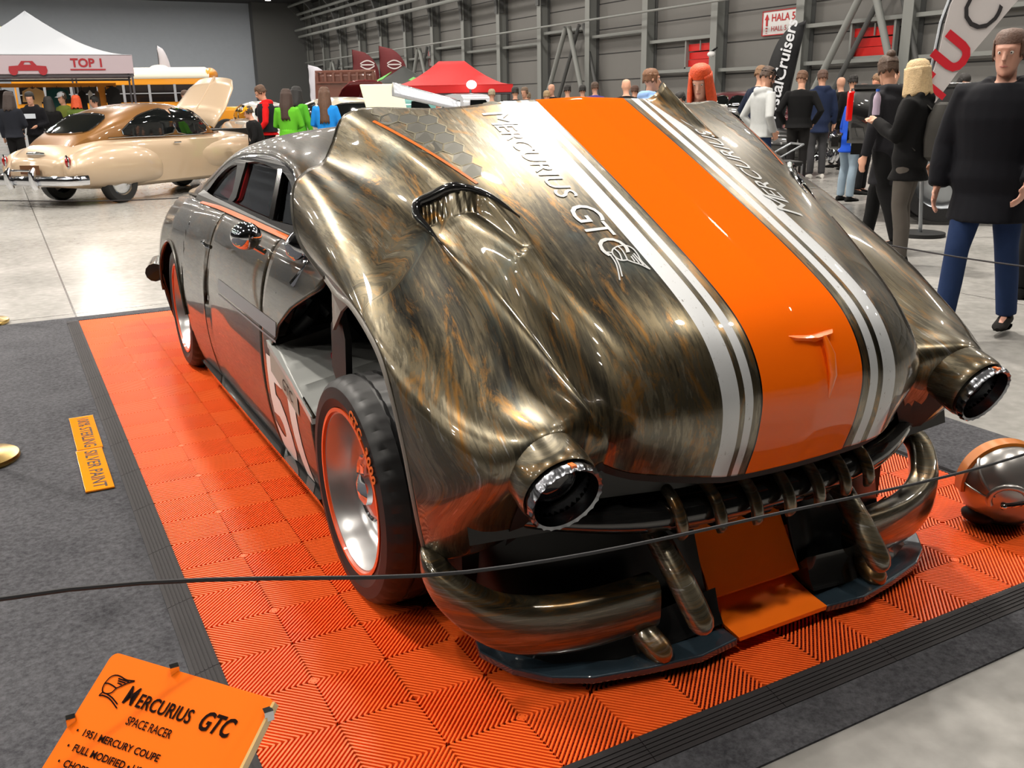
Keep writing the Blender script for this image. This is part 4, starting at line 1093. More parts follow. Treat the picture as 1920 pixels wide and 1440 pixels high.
# ================================================================ signs on the wall and flags
def build_signs():
    wm = mat('sign_white', (.86, .86, .86), .5); rm = mat('sign_red', (.72, .08, .10), .5)
    def hall(y, z, w, h, lab):
        t = thing('direction_sign', lab, 'sign', (28.26, y, z), world=True)
        mk('panel', G().box((28.26, y, z), (.04, w, h)), wm, t, smooth=False)
        b = .035
        mk('border', G().box((28.23, y, z+h/2), (.03, w+b, b)).box((28.23, y, z-h/2), (.03, w+b, b)).box((28.23, y-w/2, z), (.03, b, h)).box((28.23, y+w/2, z), (.03, b, h)), rm, t, smooth=False)
        def tx(s, size, yy, zz, bold=0): 
            V, F = text_geo(s, size, bold=bold); mk('lettering', ([Vector((28.225, yy-p.x, zz+p.y)) for p in V], F), rm, t, smooth=False)
        tx('HALA 5', .40, y+w/2-.5, z+.06, .006); tx('HALL 5', .28, y+w/2-.5, z-.32)
        a = [(-.0, .36), (.12, .14), (.05, .14), (.05, -.1), (-.05, -.1), (-.05, .14), (-.12, .14)]
        mk('arrow', G().prism([(28.225, y+w/2-.25-p[0], z+p[1]) for p in a], (-.01, 0, 0)), rm, t, smooth=False)
        mk('arrow_tail', G().box((28.22, y+w/2-.25, z-.19), (.01, .1, .05)).box((28.22, y+w/2-.25, z-.29), (.01, .08, .035)).box((28.22, y+w/2-.25, z-.37), (.01, .07, .02)), rm, t, smooth=False)
    hall(28.34, 4.34, 1.95, .92, 'large white HALA 5 direction sign on the panelled wall, right of the middle')
    hall(62.8, 4.52, 1.9, 1.0, 'distant white direction sign with red arrow on the wall over the red tent')
    # small cameras and emergency lights
    t = thing('wall_camera', 'small white camera on the column left of the large direction sign', 'camera', (27.4, 31.3, 3.3), world=True)
    mk('body', G().ball((27.3, 31.35, 3.26), (.16, .2, .12), 14, 10), MATS['white'], t); mk('mount', G().bar((27.3, 31.35, 3.35), (27.8, 31.6, 3.55), .06), MATS['black_matte'], t)
    t = thing('flood_lamp', 'small bright lamp on the distant wall above the red tent', 'lamp', (27.6, 58.0, 3.3), world=True)
    mk('bracket', G().bar((27.6, 58.6, 3.0), (28.34, 58.6, 3.1), .06), MATS['black_matte'], t); mk('lens', G().ball((27.6, 58.6, 3.0), .16, 14, 10), mat('lamp_white', (1, 1, 1), .4, emis=(.9, 1, 1), estr=6), t)
    t = thing('flood_lamp', 'low bright floodlight shining just over the red tent front edge', 'lamp', (15.2, 30.2, 0), world=True)
    mk('lens', G().ball((15.25, 30.3, 2.07), (.2, .12, .15), 14, 10), mat('lamp_warm', (1, 1, 1), .4, emis=(1, .97, .92), estr=8), t)
    mk('pole', G().tube([(15.25, 30.4, 0), (15.25, 30.4, 1.9)], .04, 8), MATS['steel'], t)

def flag(base, h, w, color, label, lean=0, face=None, body='', bcol=None, tsize=.3, bands=None, marks=None, top=.15, flip=1):
    """feather flag: curved blade on a mast; face = direction along the blade's width"""
    t = thing('feather_flag', label, 'flag', base)
    f = Vector(face or (.88, -.47, 0)).normalized(); m = mat('flag_'+label[:18].replace(' ', '_'), color, .7)
    def P(u, z, o=0): q = f*(u+lean*z); return (q.x-f.y*o, q.y+f.x*o, z)
    pts = []
    for k in range(25):
        v = k/24; z = h*(top+(1-top)*v); u = w*(1-.04*v) if v < .62 else w*(1-.04*v)*math.sqrt(max(0, 1-((v-.62)/.38)**2.2))
        pts.append((u, z))
    V = [P(0, h*(top+(1-top)*k/24), .012*math.sin(k)) for k in range(25)]+[P(u, z, .02*math.sin(k*.8)) for k, (u, z) in enumerate(pts)]
    mk('blade', (V, [(k, k+1, 26+k, 25+k) for k in range(24)]), m, t, solid=.004)
    mk('mast', G().tube([P(0, 0), P(0, h)], [.018, .008], 8), MATS['black_matte'], t)
    mk('foot', G().cyl((0, 0, .03), .22, .05, 20), MATS['black_matte'], t)
    if body:
        V, F = text_geo(body, tsize, shear=.25, sub=.3, bold=.006); wd = max(p.x for p in V)
        c = mat('flagtext_'+label[:12].replace(' ', '_'), bcol, .6)
        mk('lettering', ([Vector(P(w*.30+(tsize*.35)-p.y+.05 if flip > 0 else w*.32+p.y, h*(top+.06)+p.x, -.05*flip)) for p in V], F), c, t, smooth=False)
    if marks: marks(t, P)
    return t
def build_flags():
    # maroon pair with white oval mark and letters below
    wm = mat('mark_white', (.85, .82, .82), .6)
    def marks(t, P):
        def oval(z, k):
            for dz in (.32, 0, -.32):
                V = []; n = 16
                for i in range(n+1):
                    a = -.55+1.1*i/n if dz else -.5+1.0*i/n
                    zz = z+dz*math.cos(a*2.4)*k; u = .72+a*k*1.05
                    V += [Vector(P(u, zz-.05*k, -.06)), Vector(P(u, zz+.05*k, -.06))]
                mk('mark', (V, [(2*i, 2*i+1, 2*i+3, 2*i+2) for i in range(n)]), wm, t, smooth=False)
        oval(3.28, .6)
        for i, s in enumerate('REMO' if 0 else 'BBEH'):
            V, F = text_geo(s, .34, bold=.01); mk('letter', ([Vector(P(.62+p.x, 2.5-i*.42+p.y, -.06)) for p in V], F), wm, t, smooth=False)
    flag((15.5, 43.9, 0), 4.0, 1.3, (.38, .10, .12), 'left of two maroon feather flags with a white oval mark', marks=marks)
    flag((16.7, 43.4, 0), 4.15, 1.35, (.40, .11, .13), 'right of two maroon feather flags with a white oval mark', marks=marks)
    flag((15.2, 50.4, 0), 3.55, 1.15, (.80, .80, .84), 'white feather flag standing behind the brown raised hood')
    flag((6.15, 41.5, 0), 3.95, .50, (.85, .87, .87), 'white feather flag tip behind the school bus roof', face=(.88, -.47, 0))
    # black leaning flag with white script
    flag((14.0, 13.42, 0), 2.93, .58, (.055, .06, .075), 'black feather flag with white script lettering, leaning before the panelled wall', lean=-.17, face=(-.88, .47, 0), flip=-1, body='CrystalCruisers', bcol=(.85, .86, .88), tsize=.34, top=.2)
    # big white banner leaning over the black pickup
    t = thing('leaning_banner', 'big white leaning banner with red and dark letters over the black pickup', 'banner', (8.2, 5.2, 0), world=True)
    R_ = Vector((.88, -.475, 0)); C0 = Vector((8.16, 5.22, 1.36)); up = Vector((0, 0, 1))
    def Q(px, py, o=0):   # metres right of and above the lower tip, in the banner's plane
        p = C0+R_*px+up*py; return (p.x-.47*o, p.y-.88*o, p.z)
    outl = [(0, 0), (.10, .50), (.13, .78), (.16, .95), (.26, 1.20), (.40, 1.65), (1.35, 1.65), (1.02, 1.20), (.80, .95), (.42, .47), (.12, .02), (.05, -.02)]
    mk('cloth', G().prism([Q(*p) for p in outl], (.47*.02, .88*.02, 0)), mat('banner_white', (.80, .78, .78), .6), t, smooth=False)
    mk('pole', G().tube([Q(.13, -1.35, -.03), Q(.02, -.02, -.03), Q(.10, .8, -.03), Q(.36, 1.7, -.03)], .02, 8), MATS['steel'], t)
    mk('pole_foot', G().cyl(Q(.13, -1.34, -.03), .25, .04, 20), MATS['black_matte'], t)
    a = math.radians(54); ca, sa = math.cos(a), math.sin(a)
    rm = mat('banner_red', (.80, .10, .17), .6); gm = mat('banner_grey', (.17, .16, .17), .6)
    def bt(s, size, x, y, m, bold=0, kx=1):
        V, F = text_geo(s, size, bold=bold); mk('lettering', ([Vector(Q(x+ca*p.x*kx-sa*p.y, y+sa*p.x*kx+ca*p.y, .012)) for p in V], F), m, t, smooth=False)
    bt('T', .38, .12, -.02, rm, .014); bt('U', .46, .265, .27, rm, .020, 1.0); bt('C', .54, .50, .62, gm, -.005); bt('A', .54, .80, .98, gm, -.005)
    bt('AM', .11, .30, 1.02, gm, -.001)
build_signs(); build_flags()

# ================================================================ tents
def canopy(loc, rz, sx, sy, eave, peak, val, color, label, cat='tent', ridge=0, legs=True, under=None, vcol=None, marks=None, name='canopy_tent', post=(.35, .34, .36)):
    t = thing(name, label, cat, loc, rz); m = mat('tent_'+label[:16].replace(' ', '_'), color, .6); vm = mat('tentv_'+label[:16].replace(' ', '_'), vcol or color, .6)
    n = 24; rings = []
    for v in np.linspace(0, 1, 12):
        k = (1-v)**1.0; z = eave+(peak-eave)*(v**1.55); ring = []
        hx, hy = sx/2*k+ridge*v/2, sy/2*k+.02
        for i in range(n):
            a = 2*PI*i/n+PI/4
            c, s = math.cos(a), math.sin(a); q = 1/max(abs(c), abs(s)); x, y = c*q, s*q
            sag = -.05*math.sin(v*PI)*(1-abs(abs(x)-abs(y)))
            ring.append((hx*x, hy*y, z+sag))
        rings.append(ring)
    mk('roof', G().loft(rings, True, False), m, t, solid=-.01, angle=35)
    g = G()
    for s in (-1, 1):
        g.box((0, s*sy/2, eave-val/2), (sx, .015, val)); g.box((s*sx/2, 0, eave-val/2), (.015, sy, val))
    mk('valance', g, vm, t, smooth=False)
    pm = mat('tent_post', post, .5, .4)
    for x in (-sx/2+.04, sx/2-.04):
        for y in (-sy/2+.04, sy/2-.04):
            mk('leg', G().bar((x, y, 0), (x, y, eave), .045), pm, t, smooth=False)
    g = G()
    for y in (-sy/2+.06, sy/2-.06):
        g.bar((-sx/2, y, eave-val-.04), (sx/2, y, eave-val-.04), .03, .05)
    mk('frame', g, pm, t, smooth=False)
    if marks: marks(t, sx, sy, eave, val)
    return t
def build_tents():
    rt = mat('print_red', (.62, .12, .16), .6)
    def marks(t, sx, sy, eave, val):
        y = -sy/2-.02
        for cx in (-1.15, 1.25):
            V, F = text_geo('YOUR' if 0 else 'TOP 1', .26, bold=.008, align='CENTER'); mk('print', ([Vector((cx+p.x, y, eave-.27+p.y)) for p in V], F), rt, t, smooth=False)
            mk('print', G().box((cx, y, eave-.33), (.75, .004, .03)), rt, t, smooth=False)
        car = [(-.42, 0), (-.40, .12), (-.2, .14), (-.12, .26), (.12, .26), (.2, .14), (.40, .12), (.42, 0)]
        V, F = fill2d([(a*.95, b*.8) for a, b in car], [[(a*.8, b*.8) for a, b in ((-.1, .16), (-.06, .23), (.06, .23), (.1, .16))]])
        mk('print', ([Vector((p.x, y, eave-.35+p.y)) for p in V], F), rt, t, smooth=False)
        mk('print', G().cyl((-.3, y, eave-.36), .09, .004, 16, 'Y'), rt, t, smooth=False)
        mk('print', G().cyl((.3, y, eave-.36), .09, .004, 16, 'Y'), rt, t, smooth=False)
    rz = math.atan2(-.10, 1)
    canopy((.75, 25.1, 0), rz, 4.45, 4.0, 2.66, 3.75, .42, (.68, .70, .73), 'white gabled promo tent with red print on its valance behind the beige car', marks=marks, vcol=(.72, .66, .69))
    canopy((-.2, 31.2, 0), rz, 4.6, 4.0, 2.95, 4.2, .4, (.98, .93, .05), 'bright yellow tent peak standing behind the white promo tent', vcol=(.9, .85, .05))
    canopy((15.55, 32.6, 0), -.47, 4.6, 3.2, 2.08, 2.98, .28, (.80, .07, .08), 'bright red gabled tent left of the middle of the hall', ridge=1.0)
    def gm(t, sx, sy, eave, val):
        gr = mat('print_green', (.45, .75, .40), .6)
        mk('print', G().prism([(-1.4, -1.62, 2.2), (-.8, -1.3, 2.45), (-.45, -.95, 2.75), (-.9, -1.2, 2.5)], (0, -.02, .03)), gr, t, smooth=False)
        mk('print', G().prism([(.3, -1.4, 2.38), (.5, -1.3, 2.5), (.75, -1.35, 2.42), (.5, -1.5, 2.32)], (0, -.02, .04)), gr, t, smooth=False)
    canopy((16.0, 38.6, 0), -.47, 3.6, 3.2, 2.25, 3.05, .3, (.06, .09, .08), 'dark green and black tent left of the red tent', marks=gm)
    # rail with hanging shirts in the white tent
    r = thing('clothes_rail', 'orange painted clothes rail along the back of the white tent', 'rail', (.6, 24.4, 0))
    orng = mat('rail_orange', (.90, .55, .12), .5)
    mk('rail', G().box((-.3, 0, 2.02), (4.4, .06, .09)), orng, r, smooth=False)
    for x in (-2.3, 1.72): mk('upright', G().box((x, 0, 1.0), (.12, .06, 2.0)), orng, r, smooth=False)
    mk('upright', G().box((1.55, 0, 1.0), (.16, .05, 2.0)), orng, r, smooth=False)
    def shirt(x, w, z0, z1, col, lab, side=False):
        t = thing('hanging_shirt', lab, 'shirt', (x, 24.3, z0)); m = mat('shirt_'+lab[:14].replace(' ', '_'), col, .8)
        h = z1-z0
        if side: o = [(-w/2, 0), (w/2, 0), (w/2*.9, h*.9), (0, h), (-w/2*.9, h*.9)]
        else: o = [(-w*.32, 0), (w*.32, 0), (w*.32, h*.62), (w*.52, h*.62), (w*.48, h*.9), (w*.14, h), (0, h*.96), (-w*.14, h), (-w*.48, h*.9), (-w*.52, h*.62), (-w*.32, h*.62)]
        mk('cloth', G().prism([(a, 0, b) for a, b in o], (0, .05, 0)), m, t, smooth=False)
        mk('hanger', G().tube([(0, .02, h*.96), (0, .02, 2.0-z0)], .008, 6), MATS['black_matte'], t)
    shirt(-.05, .50, 1.45, 1.93, (.10, .06, .05), 'dark brown shirt hanging in the white tent, leftmost on the rail')
    shirt(.62, .48, 1.1, 1.97, (.86, .68, .45), 'cream shirt with orange print hanging in the white tent')
    shirt(1.15, .50, 1.25, 1.96, (.05, .26, .25), 'dark teal shirt hanging in the white tent')
    shirt(1.69, .19, 1.25, 1.9, (.08, .06, .05), 'black brown shirt hanging edge-on in the white tent', True)
    shirt(1.875, .11, 1.2, 1.9, (.85, .83, .8), 'white shirt hanging edge-on in the white tent', True)
    shirt(2.03, .11, 1.2, 1.9, (.35, .27, .2), 'brown patterned shirt hanging edge-on in the white tent', True)
    shirt(2.40, .34, 1.0, 2.0, (.06, .05, .05), 'black long coat hanging at the right end of the white tent', True)
    b = thing('display_counter', 'pale display counter under the white tent behind the beige car', 'counter', (.9, 24.9, 0)); mk('body', G().box((0, 0, .55), (1.6, .5, 1.1)), mat('counter_white', (.8, .82, .84), .5), b, smooth=False, bevel=.01)
build_tents()
# ================================================================ other vehicles
def ring(x, w, z0, zb, zt, wt, n=9, belly=.94, pw=.6):
    """closed cross section at x: half width w at belt zb, sill z0, crowned top zt"""
    P = [(0, z0), (w*belly*.9, z0), (w*belly, z0+(zb-z0)*.08), (w, z0+(zb-z0)*.45), (w*.985, z0+(zb-z0)*.8)]
    for k in range(1, n+1):
        a = PI/2*k/n; P.append((w*.97*math.cos(a)**pw if k < n else 0, zb-(zb-z0)*.05+(zt-zb+(zb-z0)*.05)*math.sin(a)**.8))
    R = P+[(-y, z) for y, z in P[-2:0:-1]]
    return [(x, y, z) for y, z in R]
def road_wheel(parent, x, y, r, wd, s, rimc='chrome', cap=None, tyre=None):
    M = Matrix.Translation((x, y, r)) @ Matrix.Rotation(-s*PI/2, 4, 'X')
    w = mk('wheel', G().lathe([(r*.62, -wd/2), (r*.9, -wd/2), (r, -wd/2+.03), (r, wd/2-.03), (r*.93, wd/2), (r*.64, wd/2-.01)], 36, M), tyre or MATS['rubber'], parent)
    mk('hubcap', G().lathe([(r*.64, wd/2-.012), (r*.6, wd/2-.03), (r*.45, wd/2-.035), (r*.3, wd/2-.005), (r*.12, wd/2+.02), (0, wd/2+.025)], 28, M), MATS[rimc], w)
    return w
def bvh_of(o):
    me = o.data; return BVHTree.FromPolygons([v.co.copy() for v in me.vertices], [tuple(p.vertices) for p in me.polygons])
def side_patch(name, parent, bvh, loop, s, m, off=.006, smooth_n=3):
    V, F = fill2d(sm_loop(loop, smooth_n) if smooth_n else loop)
    bm = bmesh.new(); vs = [bm.verts.new((p.x, p.y, 0)) for p in V]
    for f in F:
        try: bm.faces.new([vs[i] for i in f])
        except ValueError: pass
    bmesh.ops.triangulate(bm, faces=bm.faces)
    for _ in range(4):
        ed = [e for e in bm.edges if e.calc_length() > .12]
        if not ed: break
        bmesh.ops.subdivide_edges(bm, edges=ed, cuts=1); bmesh.ops.triangulate(bm, faces=bm.faces)
    bm.verts.index_update(); W_ = []
    for v in bm.verts:
        h = bvh.ray_cast(Vector((v.co.x, s*3, v.co.y)), Vector((0, -s, 0)))
        W_.append(Vector((v.co.x, (h[0].y if h[0] else s*.6)+s*off, v.co.y)))
    F = [tuple(v.index for v in f.verts) for f in bm.faces]; bm.free()
    return mk(name, (W_, F), m, parent)
def old_car(label, loc, rz, paint, roofp, hood_up=0, fast=True, detail=True, name='classic_car', scale=1.0, hoodc=None, sedan=False):
    """1950 style rounded coupe, nose along +x; origin between the wheels on the floor"""
    t = thing(name, label, 'car', loc, rz); bm_ = mat('paint_'+str(paint), paint, .3, .15, 1); rm_ = mat('paint_'+str(roofp), roofp, .3, .15, 1); hc = mat('paint_'+str(hoodc), hoodc, .3, .15, 1) if hoodc else bm_
    gl = MATS.get('car_glass') or mat('car_glass', (.06, .07, .07), .05, 0, 1, spec=.8)
    # lower body
    T = [(-2.50, .42, .42, .60, .66), (-2.42, .62, .34, .70, .80), (-2.1, .74, .28, .78, .98), (-1.6, .78, .25, .86, 1.10), (-.9, .82, .24, .94, 1.10), (0, .86, .24, .98, 1.06), (.9, .86, .24, .98, 1.05), (1.3, .80, .26, .96, 1.10), (1.9, .70, .28, .90, 1.06), (2.25, .60, .32, .82, .98), (2.42, .45, .40, .70, .80)]
    A = cr_spline(np.array(T), 60)
    body = mk('body', G().loft([ring(x, w, z0, zb, zt, 0) for x, w, z0, zb, zt in A]), bm_, t)
    # rear fenders and front fenders as bulges
    for s in (-1, 1):
        def fender(xs, nm):
            r_ = []
            for x, cy, ry, z0, z1 in cr_spline(np.array(xs), 26):
                r_.append([(x, s*(cy+max(ry, .01)*math.cos(a)), (z0+z1)/2+(z1-z0)/2*math.sin(a)) for a in np.linspace(0, 2*PI, 24, endpoint=False)])
            return mk(nm, G().loft(r_), bm_, t)
        fender([(-2.46, .70, .06, .48, .62), (-2.35, .70, .18, .38, .80), (-2.0, .70, .235, .30, .92), (-1.5, .70, .25, .27, .96), (-1.0, .70, .24, .28, .93), (-.62, .68, .20, .30, .80), (-.5, .66, .10, .35, .60)], 'rear_fender')
        fender([(.2, .68, .14, .45, .90), (.8, .70, .22, .38, .96), (1.46, .70, .25, .46, .98), (2.0, .68, .24, .42, .94), (2.36, .64, .16, .50, .84), (2.46, .62, .05, .60, .74)], 'front_fender')
        road_wheel(t, -1.46, s*.71, .345, .19, s); road_wheel(t, 1.46, s*.71, .345, .19, s)
        mk('taillight', G().ball((-2.42, s*.72, .72), (.05, .05, .09), 12, 8), mat('lens_red', (.55, .02, .02), .15, 0, 1), t)
        mk('taillight_rim', G().tube([(-2.44+.02*math.cos(a), s*.72+.055*math.cos(a), .72+.10*math.sin(a)) for a in np.linspace(0, 2*PI, 19)], .012, 6), MATS['chrome'], t)
        mk('headlamp', G().ball((2.42, s*.66, .74), (.05, .11, .11), 16, 10), MATS['chrome'], t)
        mk('side_trim', G().tube([(-2.0, s*.955, .66), (-1.5, s*.965, .67), (-.8, s*.955, .67)], .010, 6), MATS['chrome'], t) if False else None
        mk('belt_trim', G().tube([(x, s*y, z) for x, y, z in ((-1.55, .70, 1.055), (-1.0, .745, 1.06), (0, .80, 1.045), (.8, .80, 1.045), (1.0, .76, 1.06))], .012, 6), MATS['chrome'], t)
        hd = mk('door_handle', G().tube([(-.25, s*.86, .93), (-.10, s*.875, .93)], .014, 6), MATS['chrome'], t)
    # greenhouse
    Tg = [(-2.15, .50, .90, .95), (-1.9, .58, .98, 1.12), (-1.5, .66, 1.0, 1.34), (-1.1, .71, 1.0, 1.49), (-.6, .74, 1.0, 1.585), (-.1, .75, 1.0, 1.61), (.35, .74, 1.0, 1.58), (.62, .72, 1.0, 1.50), (.85, .70, 1.0, 1.30), (1.05, .66, 1.0, 1.06)]
    if sedan: Tg = [(-1.6, .55, .95, 1.05), (-1.4, .66, 1.0, 1.30), (-1.15, .70, 1.0, 1.50), (-.6, .74, 1.0, 1.60), (-.1, .75, 1.0, 1.61), (.35, .74, 1.0, 1.58), (.62, .72, 1.0, 1.50), (.85, .70, 1.0, 1.30), (1.05, .66, 1.0, 1.06)]
    def gring(x, w, z0, zt):
        P = [(0, z0-.1), (w, z0-.1), (w, z0)]
        h = zt-z0
        for k in range(0, 11):
            a = PI/2*k/10; wt = w*.80
            P.append((wt*math.cos(a)**.55+(w-wt)*(1-k/10)**2.5*.9 if k < 10 else 0, z0+h*(.55+.45*math.sin(a)**.9) if k else z0+h*.5))
        return [(x, y, z) for y, z in P+[(-y, z) for y, z in P[-2:0:-1]]]
    gh = mk('roof', G().loft([gring(*a) for a in cr_spline(np.array(Tg), 50)]), rm_, t)
    bv = bvh_of(gh)
    for s in (-1, 1):
        for lp, nm in (([(-.02, 1.09), (.74, 1.09), (.60, 1.36), (.42, 1.46), (-.02, 1.49)], 'door_window'), ([(-1.22, 1.10), (-.14, 1.09), (-.14, 1.48), (-.55, 1.46), (-.95, 1.34)], 'quarter_window')):
            side_patch(nm, t, bv, lp, s, gl, .008)
            sl = sm_loop(lp, 3); W_ = []
            for x, z in sl:
                h = bv.ray_cast(Vector((x, s*3, z)), Vector((0, -s, 0))); W_.append((x, (h[0].y if h[0] else s*.6)+s*.01, z))
            mk('window_trim', G().tube(W_+[W_[0]], .010, 6), MATS['chrome'], t)
        # windscreen and rear window by casting along the length
    def end_patch(nm, loop, d):
        V, F = fill2d(sm_loop(loop, 3)); bm = bmesh.new(); vs = [bm.verts.new((p.x, p.y, 0)) for p in V]
        for f in F:
            try: bm.faces.new([vs[i] for i in f])
            except ValueError: pass
        bmesh.ops.triangulate(bm, faces=bm.faces)
        for _ in range(4):
            ed = [e for e in bm.edges if e.calc_length() > .10]
            if not ed: break
            bmesh.ops.subdivide_edges(bm, edges=ed, cuts=1); bmesh.ops.triangulate(bm, faces=bm.faces)
        bm.verts.index_update(); W_ = []
        for v in bm.verts:
            h = bv.ray_cast(Vector((d*4, v.co.x, v.co.y)), Vector((-d, 0, 0))); p = h[0] if h[0] else Vector((0, v.co.x, v.co.y)); n = h[1] if h[0] else Vector((d, 0, 0))
            if n.x*d < 0: n = -n
            W_.append(p+n*.012)
        F = [tuple(v.index for v in f.verts) for f in bm.faces]; bm.free(); mk(nm, (W_, F), gl, t)
        W_ = []
        for y, z in sm_loop(loop, 3):
            h = bv.ray_cast(Vector((d*4, y, z)), Vector((-d, 0, 0)))
            if h[0]: n = h[1] if h[1].x*d > 0 else -h[1]; W_.append(h[0]+n*.015)
        if len(W_) > 5: mk('glass_trim', G().tube(W_+[W_[0]], .014, 6), MATS['chrome'], t)
    zr = 1.15 if not sedan else 1.12
    end_patch('rear_window', [(-.44, zr), (0, zr-.02), (.44, zr), (.50, zr+.10), (.40, 1.40), (0, 1.43), (-.40, 1.40), (-.50, zr+.10)], -1)
    end_patch('windscreen', [(-.58, 1.10), (0, 1.09), (.58, 1.10), (.54, 1.42), (0, 1.48), (-.54, 1.42)], 1)
    # bumpers
    for d in (-1, 1):
        X = lambda v: d*v
        pts = cr_spline(np.array([(X(2.30), -.98, .44), (X(2.56), -.88, .44), (X(2.66), -.5, .44), (X(2.70), 0, .44), (X(2.66), .5, .44), (X(2.56), .88, .44), (X(2.30), .98, .44)]), 40)
        b = mk('bumper', G().tube([tuple(p) for p in pts], [(.035, .075)]*40, 12), MATS['chrome'], t)
        for y in (-.28, .28): mk('overrider', G().tube([(X(2.72), y, .32), (X(2.76), y, .42), (X(2.76), y, .56), (X(2.70), y, .64)], [.05, .06, .055, .02], 12), MATS['chrome'], b)
        mk('guard_rail', G().tube([(X(2.70), -.28, .60), (X(2.72), 0, .60), (X(2.70), .28, .60)], .016, 8), MATS['chrome'], b)
    mk('trunk_handle', G().tube([(-2.40, -.20, .84), (-2.45, -.1, .85), (-2.45, .1, .85), (-2.40, .20, .84)], [.02, .03, .03, .02], 10), MATS['chrome'], t)
    mk('plate', G().box((-2.56, 0, .60), (.02, .42, .14)), mat('plate_dark', (.35, .22, .12), .4), t, smooth=False)
    mk('grille', G().box((2.46, 0, .56), (.04, 1.0, .22)).box((2.49, 0, .60), (.04, 1.1, .04)).box((2.49, 0, .50), (.04, 1.1, .04)), MATS['chrome'], t, smooth=False)
    if hood_up:
        h = mk('raised_hood', G().loft([[(1.08+.02*0+a*math.cos(hood_up), w*math.sin(b), 1.12+a*math.sin(hood_up)+.10*math.cos(b)*(1-a*.3)) for b in np.linspace(-PI/2, PI/2, 13)] for a, w in ((0, .60), (.5, .64), (1.0, .56), (1.22, .42))], False, False), hc, t, solid=.02)
        mk('hood_rib', G().tube([(1.08, 0, 1.18), (1.08+1.2*math.cos(hood_up), 0, 1.22+1.2*math.sin(hood_up))], [.05, .02], 8), hc, h)
        mk('engine_bay', G().box((1.65, 0, 1.02), (1.1, 1.0, .16)), MATS['black_matte'], t, smooth=False)
        mk('hood_prop', G().tube([(1.9, .5, 1.0), (1.5, .5, 1.12+.5*math.sin(hood_up))], .01, 6), MATS['steel'], t)
    if scale != 1.0: t.scale = (scale,)*3
    return t
def pickup(label, loc, rz, paint, roofp=None, lift=0, modern=False):
    t = thing('pickup_truck', label, 'truck', loc, rz); m = mat('paint_'+str(paint), paint, .25, .1, 1); rm_ = mat('paint_'+str(roofp), roofp, .3, .1, 1) if roofp else m
    gl = MATS.get('car_glass') or mat('car_glass', (.06, .07, .07), .05, 0, 1, spec=.8)
    L = lift
    def R(x, w, z0, z1, k=.06):   # rounded box section
        P = [(w-k, z0), (w, z0+k), (w, z1-k), (w-k*.6, z1-k*.2), (w-k*1.5, z1)]
        return [(x, y, z) for y, z in P+[(-y, z) for y, z in P[::-1]]]
    mk('bed', G().loft([R(x, w, .50+L, 1.12+L) for x, w in ((-2.75, .84), (-2.70, .88), (-1.7, .92), (-.7, .90))]), m, t)
    mk('bed_rail', G().tube([(-2.72, -.86, 1.13+L), (-.75, -.86, 1.13+L)], .03, 8).tube([(-2.72, .86, 1.13+L), (-.75, .86, 1.13+L)], .03, 8), m, t)
    mk('cab', G().loft([R(x, w, .48+L, 1.12+L) for x, w in ((-.68, .90), (.5, .92), (.75, .90))]), m, t)
    mk('nose', G().loft([R(x, w, .50+L, z) for x, w, z in ((.75, .88, 1.15+L), (1.6, .88, 1.12+L), (2.2, .82, 1.05+L), (2.35, .74, .95+L))]), m, t)
    g = G().loft([[(x-.0, y*s, z) for (y, z) in ((.84, 1.10+L), (.80, 1.30+L), (.72, 1.52+L), (.60, 1.62+L), (0, 1.66+L)) for s in (1,)]+[(x, -y, z) for (y, z) in ((.60, 1.62+L), (.72, 1.52+L), (.80, 1.30+L), (.84, 1.10+L))] for x in (-.62, -.55, .25)])
    rf = mk('cab_roof', G().loft([[(x+dx*(z-1.1-L), y, z) for y, z in [(.84, 1.10+L), (.80, 1.34+L), (.74, 1.55+L), (.58, 1.66+L), (0, 1.70+L), (-.58, 1.66+L), (-.74, 1.55+L), (-.80, 1.34+L), (-.84, 1.10+L)]] for x, dx in ((-.62, .12), (-.45, .05), (.3, -.1), (.62, -.62))]), rm_, t)
    for s in (-1, 1):
        mk('side_window', G().prism([(-.42, s*.83, 1.17+L), (.36, s*.83, 1.17+L), (.12, s*.765, 1.52+L), (-.36, s*.765, 1.52+L)], (0, s*.012, 0)), gl, t, smooth=False)
        for x in (-1.65, 1.45):
            road_wheel(t, x, s*.80, .36+L*.35, .24, s, 'steel')
            mk('wheel_arch', G().lathe([(.40+L*.35, -.10), (.43+L*.35, .10), (.47+L*.35, .10), (.46+L*.35, -.10)], 40, Matrix.Translation((x, s*.84, .36+L*.6)) @ Matrix.Rotation(-s*PI/2, 4, 'X')), m, t)
        mk('taillight', G().box((-2.74, s*.80, .92+L), (.09, .14, .34)), mat('tail_red', (.75, .04, .03), .2, 0, 1, emis=(.9, .05, .03), estr=.05), t, bevel=.02)
        mk('headlamp', G().ball((2.30, s*.62, .86+L), (.06, .13, .13), 14, 10), MATS['chrome'], t)
    mk('windscreen', G().prism([(.50, -.72, 1.18+L), (.50, .72, 1.18+L), (.30, .64, 1.55+L), (.30, -.64, 1.55+L)], (.02, 0, .01)), gl, t, smooth=False)
    mk('rear_glass', G().prism([(-.60, -.60, 1.20+L), (-.60, .60, 1.20+L), (-.55, .55, 1.52+L), (-.55, -.55, 1.52+L)], (-.02, 0, 0)), gl, t, smooth=False)
    for d in (-1, 1): mk('bumper', G().box((d*2.88 if d < 0 else 2.45, 0, .52+L), (.14, 1.8, .17)), MATS['black_gloss'] if modern else MATS['chrome'], t, bevel=.03)
    mk('chassis', G().box((-.2, 0, .42+L), (5.0, .9, .14)), MATS['black_matte'], t, smooth=False)
    return t
